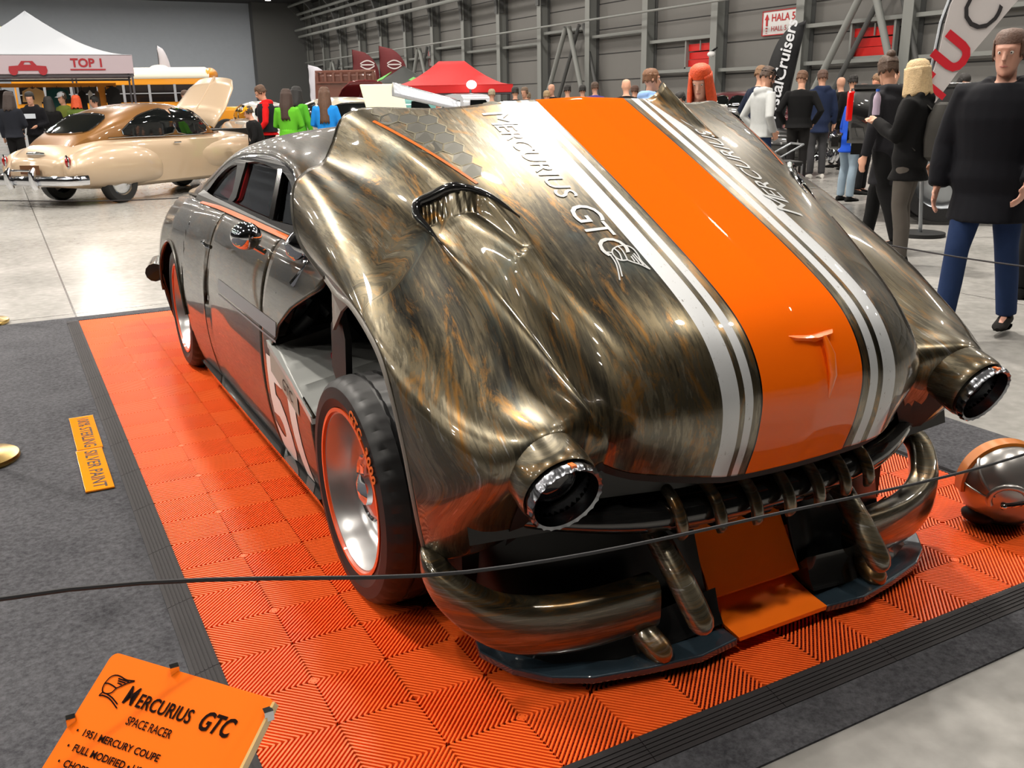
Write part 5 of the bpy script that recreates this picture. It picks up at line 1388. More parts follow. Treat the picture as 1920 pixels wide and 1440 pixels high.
def hood_panel(label, loc, rz, w, L, tilt, col, back=None, lattice=False, name='raised_hood'):
    """an engine lid propped open over a low car front"""
    t = thing(name, label, 'car hood', loc, rz); m = mat('paint_'+str(col), col, .3, .1, 1); c, s = math.cos(tilt), math.sin(tilt)
    P = lambda a, y, h=0: (a*c-h*s, y, a*s+h*c)
    rows = [[P(a*L, w/2*y*(1-.08*a), .05*(1-y*y)) for y in np.linspace(-1, 1, 9)] for a in np.linspace(0, 1, 7)]
    mk('panel', G().grid(rows), m, t, solid=.02)
    if lattice:
        g = G(); dk = mat('under_'+str(col), tuple(x*.45 for x in col), .5)
        for y in np.linspace(-.85, .85, 8): g.bar(P(L*.72, w/2*y, -.04), P(L*.97, w/2*y, -.04), .07, .05)
        g.bar(P(L*.72, -w/2*.9, -.04), P(L*.72, w/2*.9, -.04), .06, .05); g.bar(P(L*.97, -w/2*.9, -.04), P(L*.97, w/2*.9, -.04), .06, .05)
        mk('ribs', g, m, t, smooth=False)
    else: mk('rib', G().tube([P(.05, 0, -.02), P(L*.95, 0, -.02)], .03, 8), m, t)
    return t
def build_vehicles():
    beige, tan = (.74, .65, .545), (.50, .34, .16)
    th = math.radians(37); h = Vector((math.cos(th), math.sin(th), 0)); r = Vector((math.sin(th), -math.cos(th), 0))
    O = Vector((2.02, 16.25, 0))
    old_car('beige fastback coupe with brown roof and raised hood behind the bronze car', O, th, beige, tan, hood_up=.80, scale=.96)
    # school bus
    hd = math.atan2(-.30, 1); b = thing('school_bus', 'yellow school bus with white roof behind the white tent', 'bus', (4.5, 38.6, 0), hd)
    y_, wh = mat('bus_yellow', (.95, .62, .08), .4, 0, .5), mat('bus_white', (.92, .90, .84), .4)
    mk('body', G().box((-.4, 0, 1.35), (6.8, 2.4, 1.9)), y_, b, bevel=.06)
    rr = []
    for x in (-3.8, -3.7, 2.9, 3.15): rr.append([(x, 1.24*math.sin(a), 2.50+.42*math.cos(a)**.7 if x < 3.1 else 2.48+.30*math.cos(a)**.7) for a in np.linspace(-PI/2, PI/2, 17)])
    mk('roof', G().loft(rr, False, False), wh, b, solid=.03)
    mk('roof_band', G().box((-.35, 0, 2.40), (7.0, 2.5, .24)), y_, b, bevel=.03)
    mk('roof_hatch', G().ball((1.2, 0, 2.93), (.35, .3, .12), 14, 8), wh, b)
    mk('front_cap', G().ball((3.1, 0, 2.66), (.25, 1.2, .26), 16, 10), y_, b)
    dg = mat('bus_glass', (.10, .09, .09), .1, 0, .5); gr = mat('bus_bar', (.62, .63, .66), .5)
    for k in range(7):
        w_ = mk('window', G().box((-3.2+.92*k, -1.22, 1.98), (.82, .03, .62)), dg, b, smooth=False)
        mk('window_bar', G().box((-3.2+.92*k, -1.245, 1.98), (.82, .02, .035)), gr, w_, smooth=False)
        mk('pillar', G().box((-3.66+.92*k, -1.235, 1.98), (.09, .05, .64)), gr, b, smooth=False)
    mk('nose', G().box((3.7, 0, .95), (1.3, 1.9, 1.0)), y_, b, bevel=.15)
    mk('windscreen', G().box((3.05, 0, 1.95), (.05, 2.1, .75)), dg, b, smooth=False)
    for x in (-2.4, 3.6):
        for s in (-1, 1): road_wheel(b, x, s*1.05, .5, .28, s, 'steel')
    mk('side_rail', G().box((-.4, -1.22, 1.1), (6.8, .04, .06)), MATS['black_matte'], b, smooth=False)
    # cars farther down the hall
    old_car('white sedan half hidden behind the man in the red hoodie', (7.6, 30.9, 0), 1.57, (.80, .80, .78), (.80, .80, .78), sedan=True)
    old_car('cream sedan with dark windscreen right of the woman in blue', (6.16, 17.7, 0), -1.45, (.78, .74, .66), (.78, .74, .66), sedan=True)
    old_car('maroon coupe with raised hood behind the cream sedan', (7.93, 23.3, 0), -1.57, (.42, .06, .08), (.42, .06, .08), hood_up=.75)
    hood_panel('pinkish brown engine hood with ribbed lattice, raised beyond the maroon coupe', (10.25, 29.6, 1.2), -2.1, 2.2, 1.35, 1.5, (.50, .32, .27), lattice=True)
    old_car('brown car carrying the raised lattice hood far down the hall', (10.1, 32.2, 0), 1.57, (.42, .27, .22), (.42, .27, .22), sedan=True, scale=.92)
    old_car('turquoise car with raised lid far behind the cream hood panel', (12.15, 33.0, 0), -1.57, (.36, .62, .64), (.36, .62, .64), sedan=True, hood_up=1.1, scale=.84)
    old_car('low cream car carrying the flat cream hood panel behind the bronze car', (5.6, 12.9, 0), -1.2, (.82, .80, .68), (.82, .80, .68), sedan=True, scale=.72)
    t = thing('raised_hood', 'large flat cream hood panel standing upright behind the bronze car', 'car hood', (0, 0, 0), world=True)
    mk('panel', G().prism([(4.42, 11.85, 1.73), (4.95, 11.57, 1.73), (5.06, 11.5, 1.0), (4.56, 11.75, 1.0)], (-.02, -.04, 0)), mat('panel_cream', (.93, .91, .80), .5), t, smooth=False, bevel=.01)
    mk('prop', G().bar((4.95, 11.6, .8), (4.9, 11.63, 1.3), .03), MATS['steel'], t, smooth=False)
    t = thing('raised_hood', 'silver rounded nose lid raised behind the bronze hood', 'car hood', (0, 0, 0), world=True)
    rows = []
    for a in np.linspace(0, 1, 9):
        c = Vector((4.55, 10.9, 1.58)).lerp(Vector((5.35, 10.6, 1.38)), a); rows.append([(c.x+.20*math.cos(b_)*.5, c.y+.30*math.cos(b_), c.z-.02+.17*math.sin(b_)*(1-.2*a)) for b_ in np.linspace(0, PI, 11)])
    mk('lid', G().grid(rows), mat('lid_silver', (.72, .74, .77), .25, .3, 1), t, solid=.012)
    mk('lid_prop', G().bar((5.2, 10.7, 0), (5.2, 10.7, 1.42), .03), MATS['steel'], t, smooth=False)
    pickup('teal green old pickup truck in front of the dark green tent', (11.57, 27.1, 0), 0, (.22, .46, .46), (.42, .66, .64))
    pickup('pale grey old pickup truck before the red tent', (12.0, 23.8, 0), 0, (.62, .64, .66), (.74, .75, .77))
    old_car('maroon coupe between the man in the grey hoodie and the man in black', (15.7, 16.7, 0), 2.2, (.30, .03, .07), (.30, .03, .07), sedan=True)
    old_car('low black coupe behind the woman with red hair', (12.6, 13.4, 0), -1.0, (.03, .03, .03), (.03, .03, .03), scale=.8)
    # lifted black pickup on the right: long flank towards us
    rz = math.atan2(-.75, .66)
    f = Vector((math.cos(rz), math.sin(rz), 0)); O = Vector((9.2, 5.65, 0))+f*1.65+Vector((-f.y, f.x, 0))*.92
    pickup('lifted black pickup truck behind the woman with the backpack', O, rz, (.012, .012, .014), lift=.42, modern=True)
    # chair with black seat and grey metal frame next to it
    t = thing('folding_seat', 'black folding seat with steel frame beside the boy in blue', 'chair', (7.45, 6.5, 0), -.4)
    mk('seat', G().box((0, 0, .74), (.42, .38, .05)), MATS['black_matte'], t, bevel=.01); mk('frame', G().tube([(-.2, -.18, .02), (-.2, -.18, .74), (.2, -.18, .95), (.2, .18, .95), (-.2, .18, .74), (-.2, .18, .02)], .012, 8), MATS['steel'], t)
    for x in (-.2, .2):
        for y in (-.18, .18): mk('leg', G().tube([(x, y, 0), (x, y, .74)], .012, 8), MATS['steel'], t)
build_vehicles()
# ================================================================ people
SK = {}
def skin(c):
    k = 'skin_'+str(c)
    return MATS.get(k) or mat(k, c, .55, noise=.04, nscale=8)
def cloth(c):
    k = 'cloth_'+str(c)
    return MATS.get(k) or mat(k, c, .85, noise=.10, nscale=14, spec=.2)
def fuse(name, g, m, parent, vox, smooth_it=4):
    """close all overlapping pieces into one continuous skin"""
    me = bpy.data.meshes.new(name); me.from_pydata([tuple(p) for p in g.v], [], g.f); me.update()
    bm = bmesh.new(); bm.from_mesh(me); bmesh.ops.recalc_face_normals(bm, faces=bm.faces); bm.to_mesh(me); bm.free()
    ob = bpy.data.objects.new(name, me); COL.objects.link(ob)
    md = ob.modifiers.new('r', 'REMESH'); md.mode = 'VOXEL'; md.voxel_size = vox
    ms = ob.modifiers.new('s', 'SMOOTH'); ms.factor = .5; ms.iterations = smooth_it
    dg = bpy.context.evaluated_depsgraph_get(); me2 = bpy.data.meshes.new_from_object(ob.evaluated_get(dg))
    bpy.data.objects.remove(ob); bpy.data.meshes.remove(me)
    me2.polygons.foreach_set('use_smooth', [True]*len(me2.polygons)); me2.materials.clear(); me2.materials.append(m)
    o = bpy.data.objects.new(name, me2); COL.objects.link(o); o.parent = parent; return o
ARMS = {  # elbow and wrist for the side x > 0: (side, forward, up) of a 1.75 m figure
 'down': ((.245, -.02, 1.13), (.26, .05, .88)), 'pocket': ((.30, -.09, 1.15), (.205, .07, .96)), 'front': ((.25, .03, 1.13), (.07, .24, 1.08)),
 'phone': ((.23, .08, 1.13), (.08, .30, 1.27)), 'hip': ((.34, -.08, 1.16), (.18, .05, 1.02)), 'swing': ((.25, .10, 1.15), (.24, .27, .98)), 'back': ((.26, -.16, 1.15), (.26, -.14, .90)), 'low': ((.25, .04, 1.12), (.20, .22, .93))}
def hand(g, w, d, s, side):
    """palm, four fingers of different length and a thumb at wrist w pointing along d"""
    w, d = Vector(w), Vector(d).normalized(); x = Vector((side, 0, 0)); x = (x-d*x.dot(d))
    x = x.normalized() if x.length > .1 else Vector((0, 1, 0)); n = d.cross(x).normalized()
    f = Vector((0, 1, 0)); f = (f-d*f.dot(d)); f = f.normalized() if f.length > .2 else n      # spread of the knuckles
    c = -x
    g.tube([w-d*.02*s, w+d*.02*s, w+d*.05*s, w+d*.085*s], [(.026*s, .018*s), (.036*s, .017*s), (.041*s, .015*s), (.038*s, .013*s)], 10, up=tuple(c))
    for i, (o, L) in enumerate(((.030, .072), (.010, .082), (-.010, .076), (-.029, .060))):
        b = w+f*o*s+d*.078*s
        g.tube([b, b+d*L*.45*s+c*.008*s, b+d*L*.78*s+c*.024*s, b+d*L*.92*s+c*.036*s], [.0095*s, .009*s, .0085*s, .006*s], 8)
    b = w+f*.030*s+d*.015*s
    g.tube([b, b+f*.022*s+d*.025*s, b+f*.028*s+d*.05*s+c*.01*s, b+f*.024*s+d*.068*s+c*.02*s], [.013*s, .011*s, .010*s, .007*s], 8)
def head_geo(g, c, s, yaw, pitch):
    R = Matrix.Rotation(-yaw, 3, 'Z') @ Matrix.Rotation(-pitch, 3, 'X'); c = Vector(c)
    T = lambda x, y, z: c+R @ (Vector((x, y, z))*s)
    rings = []
    # (z, half width, front y, back y)
    for z, w, f, b in ((-.118, .012, .072, .048), (-.112, .032, .084, .02), (-.095, .046, .088, -.015), (-.07, .056, .086, -.05), (-.045, .063, .084, -.075), (-.015, .069, .083, -.09), (.015, .073, .087, -.098), (.045, .076, .087, -.102), (.075, .074, .078, -.097), (.100, .062, .060, -.08), (.118, .038, .032, -.05), (.124, .010, .0, -.02)):
        cy, ry = (f+b)/2, (f-b)/2; r = []
        for k in range(20):
            a = 2*PI*k/20; r.append(T(w*math.cos(a), cy+ry*math.sin(a), z))
        rings.append(r)
    g.loft(rings)
    g.tube([T(0, .084, .022), T(0, .098, -.002), T(0, .110, -.026), T(0, .096, -.040)], [.008*s, .011*s, .015*s, .009*s], 8)      # nose
    g.tube([T(-.05, .072, .030), T(-.02, .088, .034), T(.02, .088, .034), T(.05, .072, .030)], .009*s, 8)                       # brow
    g.tube([T(-.022, .083, -.062), T(0, .091, -.060), T(.022, .083, -.062)], .0085*s, 8)                                        # lips
    g.ball(T(0, .078, -.100), .020*s, 8, 6)
    for q in (-1, 1): g.ball(T(q*.076, -.008, .0), (.012*s, .022*s, .032*s), 8, 6, R)
    return T, R
def person(label, loc, face, H, top, bot, hair, hairc, arms=('down', 'down'), stride=0, lean=0, yaw=0, pitch=.15, sk=(.78, .58, .48), shoes=(.06, .06, .06), near=False, skirt=None, sleeve=1.0, hood=False, cap=None, long_top=0, wide=1.0, vest=None, beard=False, extras=None, group=None, bag=None, legs_apart=.0, puff=0):
    """upright figure: body is one continuous skin, hair and clothing lie over it"""
    rz = math.atan2(face[1], face[0])-PI/2
    t = thing('person', label, 'person', (loc[0], loc[1], 0), rz, group)
    s = H/1.75; vox = .011 if near else .020
    wd = wide*s
    def sp(z): return lean*max(0, z-.95)*s           # forward shift of the spine with height
    ax = {}
    J = lambda x, y, z: Vector((x*wd if abs(x) > .12 else x*s, y*s+sp(z), z*s))
    hips = {q: Vector((q*.088*s, 0, .93*s)) for q in (-1, 1)}
    ank = {q: Vector((q*(.10+legs_apart)*s, q*stride*s, .09*s+abs(min(0, q*stride))*.25*s)) for q in (-1, 1)}
    kne = {q: (hips[q]+ank[q])/2+Vector((0, .035*s+abs(stride)*.12*s, .03*s)) for q in (-1, 1)}
    g = G(); gs = G(); gb = G()       # body, top, trousers
    torso = [(.86, .135, .095), (.95, .162, .112), (1.05, .140, .100), (1.15, .150, .108), (1.28, .172, .118), (1.38, .178, .108), (1.44, .140, .085), (1.475, .075, .065)]
    def trings(k, add, z0=.80, z1=2):
        r_ = []
        for z, a, b in torso:
            if z < z0 or z > z1: continue
            r_.append([Vector((k*wd*a*math.cos(u)+add*math.cos(u), sp(z)+s*b*k*math.sin(u)+add*math.sin(u)-.01*s*(z > 1.3), z*s)) for u in np.linspace(0, 2*PI, 22, endpoint=False)])
        return r_
    g.loft(trings(.93, 0))
    g.tube([J(0, -.01, 1.42), J(0, .0, 1.50), J(0, .01, 1.56)], [.062*s, .052*s, .052*s], 14)
    hc_ = J(0, .015+.04*pitch, 1.632); T, R = head_geo(g, hc_, s, yaw, pitch)
    cr = (.024+puff)*s
    # upper garment
    sg = trings(1.0, cr, .93 if not long_top else .80)
    low = sg[0]; sg.insert(0, [Vector((p.x*1.10, p.y*1.34, p.z-(.06+long_top)*s)) for p in low])
    gs.loft(sg)
    for q, arm in ((-1, arms[0]), (1, arms[1])):
        e, w = ARMS[arm]; S = J(q*.175, -.012, 1.405); E = J(q*e[0], e[1], e[2]); W = J(q*w[0], w[1], w[2])
        S0 = J(q*.10, -.01, 1.40)
        g.tube([S0, S, (S*.55+E*.45), E, (E*.5+W*.5), W], [.045*s, .047*s, .043*s, .036*s, .033*s, .024*s], 12)
        hand(g, W, (W-E).normalized()*.8+Vector((0, .1, -.25)), s, q)
        k = sleeve
        if k > .1:
            en = E+(W-E)*min(1, max(0, (k-.45)/.55))*.97 if k > .45 else S+(E-S)*k/.45
            pts = [S0, S, (S*.55+E*.45)]+([E, E+(en-E)*.5, en] if k > .45 else [en])
            pf = 1+puff*14; gs.tube(pts, [.060*s*pf, .066*s*pf, .060*s*pf]+([.054*s*pf, .050*s*pf, .043*s*(1+puff*7)] if k > .45 else [.055*s]), 14)
    if hood:
        gs.tube([J(-.09, .05, 1.47), J(-.10, -.05, 1.47), J(0, -.10, 1.45), J(.10, -.05, 1.47), J(.09, .05, 1.47)], [.03*s, .05*s, .062*s, .05*s, .03*s], 12)
    else:
        gs.tube([J(0, -.01, 1.43), J(0, .0, 1.475)], [.082*s, .064*s], 14)
    # legs
    for q in (-1, 1):
        g.tube([hips[q]+Vector((0, 0, .03*s)), (hips[q]*.5+kne[q]*.5), kne[q], (kne[q]*.6+ank[q]*.4)-Vector((0, .012*s, 0)), ank[q]], [.080*s, .072*s, .050*s, .052*s, .034*s], 12)
        g.tube([ank[q]+Vector((0, -.045*s, -.05*s)), ank[q]+Vector((0, .03*s, -.052*s)), ank[q]+Vector((0, .13*s, -.07*s))], [.030*s, .036*s, .025*s], 10)
        gb.tube([hips[q]+Vector((0, 0, .06*s)), hips[q]-Vector((0, 0, .03*s)), (hips[q]*.5+kne[q]*.5), kne[q], (kne[q]*.55+ank[q]*.45)-Vector((0, .012*s, 0)), ank[q]+Vector((0, 0, -.015*s))], [.086*s, .094*s, .087*s, .068*s, .066*s, .060*s], 14)
    gb.loft(trings(.99, .012*s, .85, 1.06))
    body = fuse('body', g, skin(sk), t, vox, 2)
    tp = fuse('dress' if skirt else ('jacket' if hood or near else 'top'), gs, cloth(top), t, vox*1.15, 5)
    if skirt:
        L, fl = skirt; r_ = []
        for z in np.linspace(1.08, L, 8):
            k = (1.08-z)/(1.08-L); r_.append([Vector(((.155+fl*k)*s*math.cos(u)*(1-.35*max(0, k-.3)*(fl < .05)), (.118+fl*.8*k)*s*math.sin(u), z*s)) for u in np.linspace(0, 2*PI, 24, endpoint=False)])
        mk('skirt', G().loft(r_, True, False), cloth(bot), t, solid=.006)
    else: fuse('trousers', gb, cloth(bot), t, vox*1.15, 5)
    for q in (-1, 1):
        a = ank[q]; sh = G(); r_ = []
        for y, w_, h in ((-.075, .020, .04), (-.06, .036, .075), (0, .040, .085), (.06, .043, .062), (.12, .046, .045), (.165, .038, .036), (.19, .014, .022)):
            r_.append([a+Vector((w_*math.cos(u), y, 0))*s+Vector((0, 0, (-.09+max(0, h*(.5+.5*math.sin(u))))*s)) for u in np.linspace(0, 2*PI, 12, endpoint=False)])
        so = mk('shoe', sh.loft(r_), cloth(shoes), t)
        if near: mk('sole', G().loft([[p+Vector((0, 0, -.0)) for p in [a+Vector((w_*math.cos(u)*1.05, y, -.088+.012*(k)))*s for u in np.linspace(0, 2*PI, 14, endpoint=False)]] for k, y, w_ in ((0, -.07, .03), (0, 0, .042), (0, .1, .047), (0, .185, .02))]), mat('sole_grey', (.35, .34, .33), .7), so)
    # eyes and mouth
    if near:
        for q in (-1, 1):
            mk('eye', G().ball(T(q*.030, .0765, .010), .0105*s, 12, 8), mat('eye_white', (.85, .83, .80), .3), t)
            mk('pupil', G().ball(T(q*.030, .0845, .010), .0052*s, 8, 6), MATS['black_gloss'], t)
    mk('lips', G().tube([T(-.020, .0905, -.062), T(0, .098, -.062), T(.020, .0905, -.062)], [.002*s, .004*s, .002*s], 6), mat('lips_rose', (.62, .33, .30), .5), t)
    # hair
    if hair:
        hm = mat('hair_'+str(hairc), hairc, .6, noise=.35, nscale=45, bump=.5, bscale=90); r_ = []
        rows = {'short': -.02, 'bob': -.16, 'long': -.42, 'bun': -.03, 'cropped': .02, 'vlong': -.5, 'shoulder': -.24}[hair]
        thick = {'short': .010, 'cropped': .004, 'bun': .012}.get(hair, .022)
        gh = G()
        zs = [(.124+thick, .002, 0, -.02), (.118+thick, .042, .034, -.055), (.100+thick*.8, .066, .058, -.088), (.075, .077, .074, -.104), (.055, .079, .078, -.108)]
        cap_r = []
        for z, w_, f, b in zs:
            cy, ry = (f+b)/2, (f-b)/2; cap_r.append([T((w_+thick*.7)*math.cos(u), cy+(ry+thick*.7)*math.sin(u), z) for u in np.linspace(0, 2*PI, 28, endpoint=False)])
        gh.loft(cap_r[::-1])
        # curtain round sides and back, open at the face
        a0 = -PI*1.5+ (.62 if hair in ('bob', 'long', 'vlong', 'shoulder') else .95); cols = np.linspace(PI/2+(.62 if rows < -.1 else .98), PI/2+2*PI-(.62 if rows < -.1 else .98), 26)
        lv = np.linspace(.075, rows, 5 if rows > -.1 else 12); rr = []
        for z in lv:
            k = (.075-z)
            w_ = .079-.10*max(0, -z-.03)*(rows > -.1); ry = .094-.3*max(0, -z-.02)*(rows > -.1)
            if rows < -.1: w_ = .083+.03*min(1, k*4)-(.09*max(0, k-.22)); ry = .100+.015*min(1, k*4)-.12*max(0, k-.25)
            row = []
            for i, u in enumerate(cols):
                wav = 1+.025*math.sin(i*2.3)+.02*math.sin(i*5+z*20)
                row.append(T((w_+thick*.6)*math.cos(u)*wav, -.012+(ry+thick*.5)*math.sin(u)*wav-.06*max(0, k-.2), z+(.02*math.sin(i*1.7) if z == lv[-1] else 0)))
            rr.append(row)
        mk('hair', gh, hm, t)
        inner = [[p+(T(0, -.012, 0)-p)*0.0 for p in row] for row in rr]
        mk('hair_lock' if rows < -.1 else 'hair_back', G().grid(rr), hm, t, solid=-.012 if rows < -.1 else -.006)
        if hair == 'bun': mk('hair_bun', G().ball(T(0, -.07, .125), .042*s, 14, 10), hm, t)
    if beard: mk('beard', G().tube([T(-.062, .03, -.05), T(-.045, .070, -.092), T(0, .094, -.104), T(.045, .070, -.092), T(.062, .03, -.05)], [.008*s, .016*s, .018*s, .016*s, .008*s], 10), mat('hair_'+str(hairc or (.2, .12, .08)), hairc or (.2, .12, .08), .7), t)
    if cap:
        cm = cloth(cap); r_ = []
        for z, w_, f, b in ((.045, .084, .094, -.112), (.075, .085, .092, -.112), (.105, .074, .075, -.095), (.128, .05, .04, -.06), (.138, .006, 0, -.02)):
            cy, ry = (f+b)/2, (f-b)/2; r_.append([T(w_*math.cos(u), cy+ry*math.sin(u), z) for u in np.linspace(0, 2*PI, 24, endpoint=False)])
        c_ = mk('cap', G().loft(r_), cm, t)
        mk('visor', G().loft([[T(x, y, z) for x, y, z in ((-w_, y, .045-dz), (0, y+.012, .058-dz), (w_, y, .045-dz), (w_, y, .040-dz), (0, y+.012, .052-dz), (-w_, y, .040-dz))] for y, w_, dz in ((.07, .07, 0), (.12, .062, .004), (.155, .035, .012))]), cm, c_)
    if vest:
        gv = G(); gv.loft([[Vector((p.x*1.07, p.y*1.09+sp(1.2)*0, p.z)) for p in r] for r in trings(1.05, cr*1.3, .90, 1.45)]); mk('vest', gv, cloth(vest), t)
        mk('vest_front', G().box((0, .155*s+sp(1.2), 1.2*s), (.07*s, .02, .42*s)), cloth(top), t)
    if extras: extras(t, s, J, T)
    if bag:
        r_ = []
        bm_ = cloth(bag); zt, zb_ = 1.40, .93
        for z, a, b in ((zb_, .09, .06), (zb_+.04, .14, .10), (1.12, .155, .115), (1.30, .145, .10), (zt, .09, .06), (zt+.02, .03, .03)):
            r_.append([Vector((a*s*math.copysign(abs(math.cos(u))**.6, math.cos(u)), -(.225)*s+sp(z)+b*s*math.copysign(abs(math.sin(u))**.7, math.sin(u)), z*s)) for u in np.linspace(0, 2*PI, 28, endpoint=False)])
        bk = mk('backpack_body', G().loft(r_), bm_, t)
        mk('pocket', G().ball((0, -.33*s, 1.06*s), (.11*s, .03*s, .12*s), 16, 10), bm_, bk)
        for q in (-1, 1): mk('strap', G().tube([J(q*.09, -.16, 1.36), J(q*.10, -.05, 1.475), J(q*.105, .10, 1.38), J(q*.13, .12, 1.2), J(q*.15, -.08, 1.02)], [(.02*s, .006*s)]*5, 8), bm_, bk)
    return t

FWD, RGT = (.47, .88), (.88, -.47); LFT, BCK = (-.88, .47), (-.47, -.88)
def mixd(a, b, k): return (a[0]*(1-k)+b[0]*k, a[1]*(1-k)+b[1]*k)
BLK, DK, JEAN, GREY = (.055, .055, .06), (.09, .09, .10), (.14, .20, .32), (.62, .62, .61)
def build_people():
    # ---- right foreground group
    def sleeve_print(t, s, J, T):
        V, F = text_geo('IVARBI', .085, bold=.002); W_ = []
        for p in V: W_.append(J(-.235-.02*(p.x/.4), .05-.0, 1.36-p.x*.8)+Vector((-.012, -.012+p.y*.8*s-.02, 0)))
        mk('sleeve_print', (W_, F), mat('print_pale', (.62, .62, .66), .6), t, smooth=False)
    person('man in dark jacket with pale sleeve lettering and blue jeans, nearest on the right edge', (4.93, 2.12), mixd(BCK, LFT, .45), 1.80, (.055, .06, .085), (.12, .19, .33), 'short', (.35, .25, .2), ('low', 'down'), .17, 0, 0, .1, near=True, hood=True, sk=(.80, .60, .52), long_top=.10, wide=1.12, extras=sleeve_print, shoes=(.10, .09, .08), legs_apart=.04, puff=.035)
    person('person in black with dark hair cut off by the right edge of the view', (6.25, 2.55), mixd(FWD, RGT, .4), 1.86, (.05, .06, .09), BLK, 'short', (.06, .05, .05), ('down', 'down'), near=True, hood=True, long_top=.1)
    def bottle(t, s, J, T): pass
    person('woman with blonde bob in black jacket and grey jeans carrying a small grey backpack', (6.62, 4.08), mixd(FWD, LFT, .55), 1.72, (.055, .055, .06), (.33, .31, .29), 'bob', (.74, .64, .48), ('phone', 'back'), .03, 0, .35, .12, near=True, hood=True, bag=(.23, .225, .215), long_top=.04, puff=.015)
    person('man with brown hair knot in black jacket walking beside the blonde woman', (7.15, 4.75), mixd(FWD, LFT, .35), 1.80, (.12, .12, .135), BLK, 'bun', (.26, .18, .12), ('down', 'back'), .26, .12, .4, .25, near=True, hood=True, long_top=.18, shoes=(.12, .12, .12))
    person('man in light grey hoodie and black cap with hands in front', (8.92, 8.40), mixd(RGT, FWD, .25), 1.84, (.66, .67, .67), (.12, .18, .30), 'short', (.25, .18, .13), ('pocket', 'pocket'), 0, .05, 0, .35, cap=(.05, .05, .06), hood=True, near=True, beard=True)
    person('man in dark blue jacket behind the man in the grey hoodie', (10.45, 10.12), mixd(RGT, FWD, .3), 1.92, (.10, .13, .20), DK, 'short', (.45, .33, .22), ('pocket', 'down'), pitch=.3)
    person('man in plain black sweater and dark jeans seen from behind', (11.72, 10.48), mixd(FWD, RGT, .25), 1.86, (.045, .045, .05), (.10, .095, .095), 'short', (.36, .24, .16), ('pocket', 'pocket'), 0, 0, .4, .35, near=True, wide=1.08)
    person('man in navy jacket with white collar right of the man in black', (12.95, 11.2), FWD, 1.90, (.11, .15, .25), (.22, .22, .23), 'short', (.30, .20, .15), ('pocket', 'down'), hood=True, pitch=.2, shoes=(.75, .74, .72), long_top=.05)
    person('bald man in black, far behind the boy in blue', (15.28, 12.9), mixd(FWD, LFT, .3), 1.82, BLK, DK, None, None)
    person('person in black cap next to the bald man', (14.9, 12.25), FWD, 1.84, BLK, DK, 'short', (.1, .08, .07), cap=(.06, .05, .04))
    person('bald man facing the camera behind the boy in blue', (15.3, 11.6), mixd(BCK, LFT, .2), 1.93, (.15, .15, .16), DK, None, None, sk=(.82, .62, .52))
    person('boy in bright blue hooded jacket and pale jeans bending over the black truck', (10.35, 8.12), mixd(RGT, FWD, .3), 1.60, (.08, .26, .66), (.55, .62, .68), 'short', (.24, .16, .11), ('low', 'low'), 0, .22, 0, .55, near=True, hood=True, shoes=(.06, .06, .06), long_top=.05)
    person('man with short fair hair leaning forward behind the boy in blue', (11.3, 8.7), mixd(RGT, BCK, .45), 1.76, DK, DK, 'cropped', (.45, .33, .22), ('low', 'low'), 0, .15, 0, .4, sk=(.80, .55, .44))
    person('person in dark jacket bending behind the black pickup, right of the banner', (12.8, 8.3), mixd(BCK, RGT, .2), 1.74, BLK, DK, 'short', (.1, .08, .07), ('low', 'low'), 0, .1, 0, .5)
    person('crouching person in black seen over the pickup side', (11.9, 7.55), mixd(LFT, BCK, .4), 1.60, BLK, DK, 'short', (.08, .07, .06), ('front', 'low'), 0, .3, 0, .6)
    person('woman with bright red hair in pale grey knit top looking down', (4.86, 4.78), mixd(BCK, LFT, .25), 1.70, (.66, .65, .63), (.15, .15, .17), 'shoulder', (.82, .28, .06), ('front', 'front'), 0, .05, .1, .40, near=True, sk=(.84, .66, .58))
    person('young man in light blue hoodie looking to the right', (6.72, 7.98), mixd(RGT, FWD, .15), 1.80, (.50, .62, .80), DK, 'short', (.42, .28, .18), ('pocket', 'pocket'), 0, 0, 0, .02, near=True, hood=True)
    person('person with dark hair bending low behind the woman with red hair', (9.1, 10.2), mixd(LFT, BCK, .5), 1.55, BLK, DK, 'short', (.08, .07, .06), ('front', 'front'), 0, .3, 0, .5)
    # ---- middle distance row
    person('bald man in black T-shirt seen from behind', (9.74, 12.75), FWD, 1.80, BLK, DK, None, None, sleeve=.35, wide=1.15, sk=(.80, .60, .50))
    person('person in dark top half hidden right of the bald man', (12.9, 16.9), mixd(FWD, RGT, .5), 1.76, (.2, .2, .28), DK, 'short', (.3, .2, .15))
    person('man in purple jacket with white chest print', (12.5, 17.95), mixd(FWD, LFT, .2), 1.86, (.27, .24, .50), DK, 'short', (.30, .22, .17))
    person('man in black with dark hair left of the man in purple', (12.8, 18.97), FWD, 1.81, BLK, DK, 'short', (.07, .06, .05), wide=1.1)
    person('man in black with dark hair, second left of the man in purple', (11.94, 18.3), FWD, 1.81, BLK, DK, 'short', (.09, .07, .06))
    person('man with shaved head beside the diagonal braces', (12.1, 19.3), mixd(BCK, LFT, .4), 1.85, DK, DK, None, None, sk=(.78, .58, .48))
    person('grey haired person in pale jacket, farthest left of the middle row', (10.3, 19.1), FWD, 1.74, (.55, .54, .5), DK, 'short', (.62, .56, .46))
    def patch(t, s, J, T): mk('back_print', G().box(J(0, -.155, 1.25), (.24, .02, .18)), mat('print_orange', (.85, .30, .12), .6), t, smooth=False)
    person('person in black jacket with orange print on the back in the middle row', (10.75, 18.75), FWD, 1.78, BLK, DK, 'short', (.12, .1, .08), extras=patch)
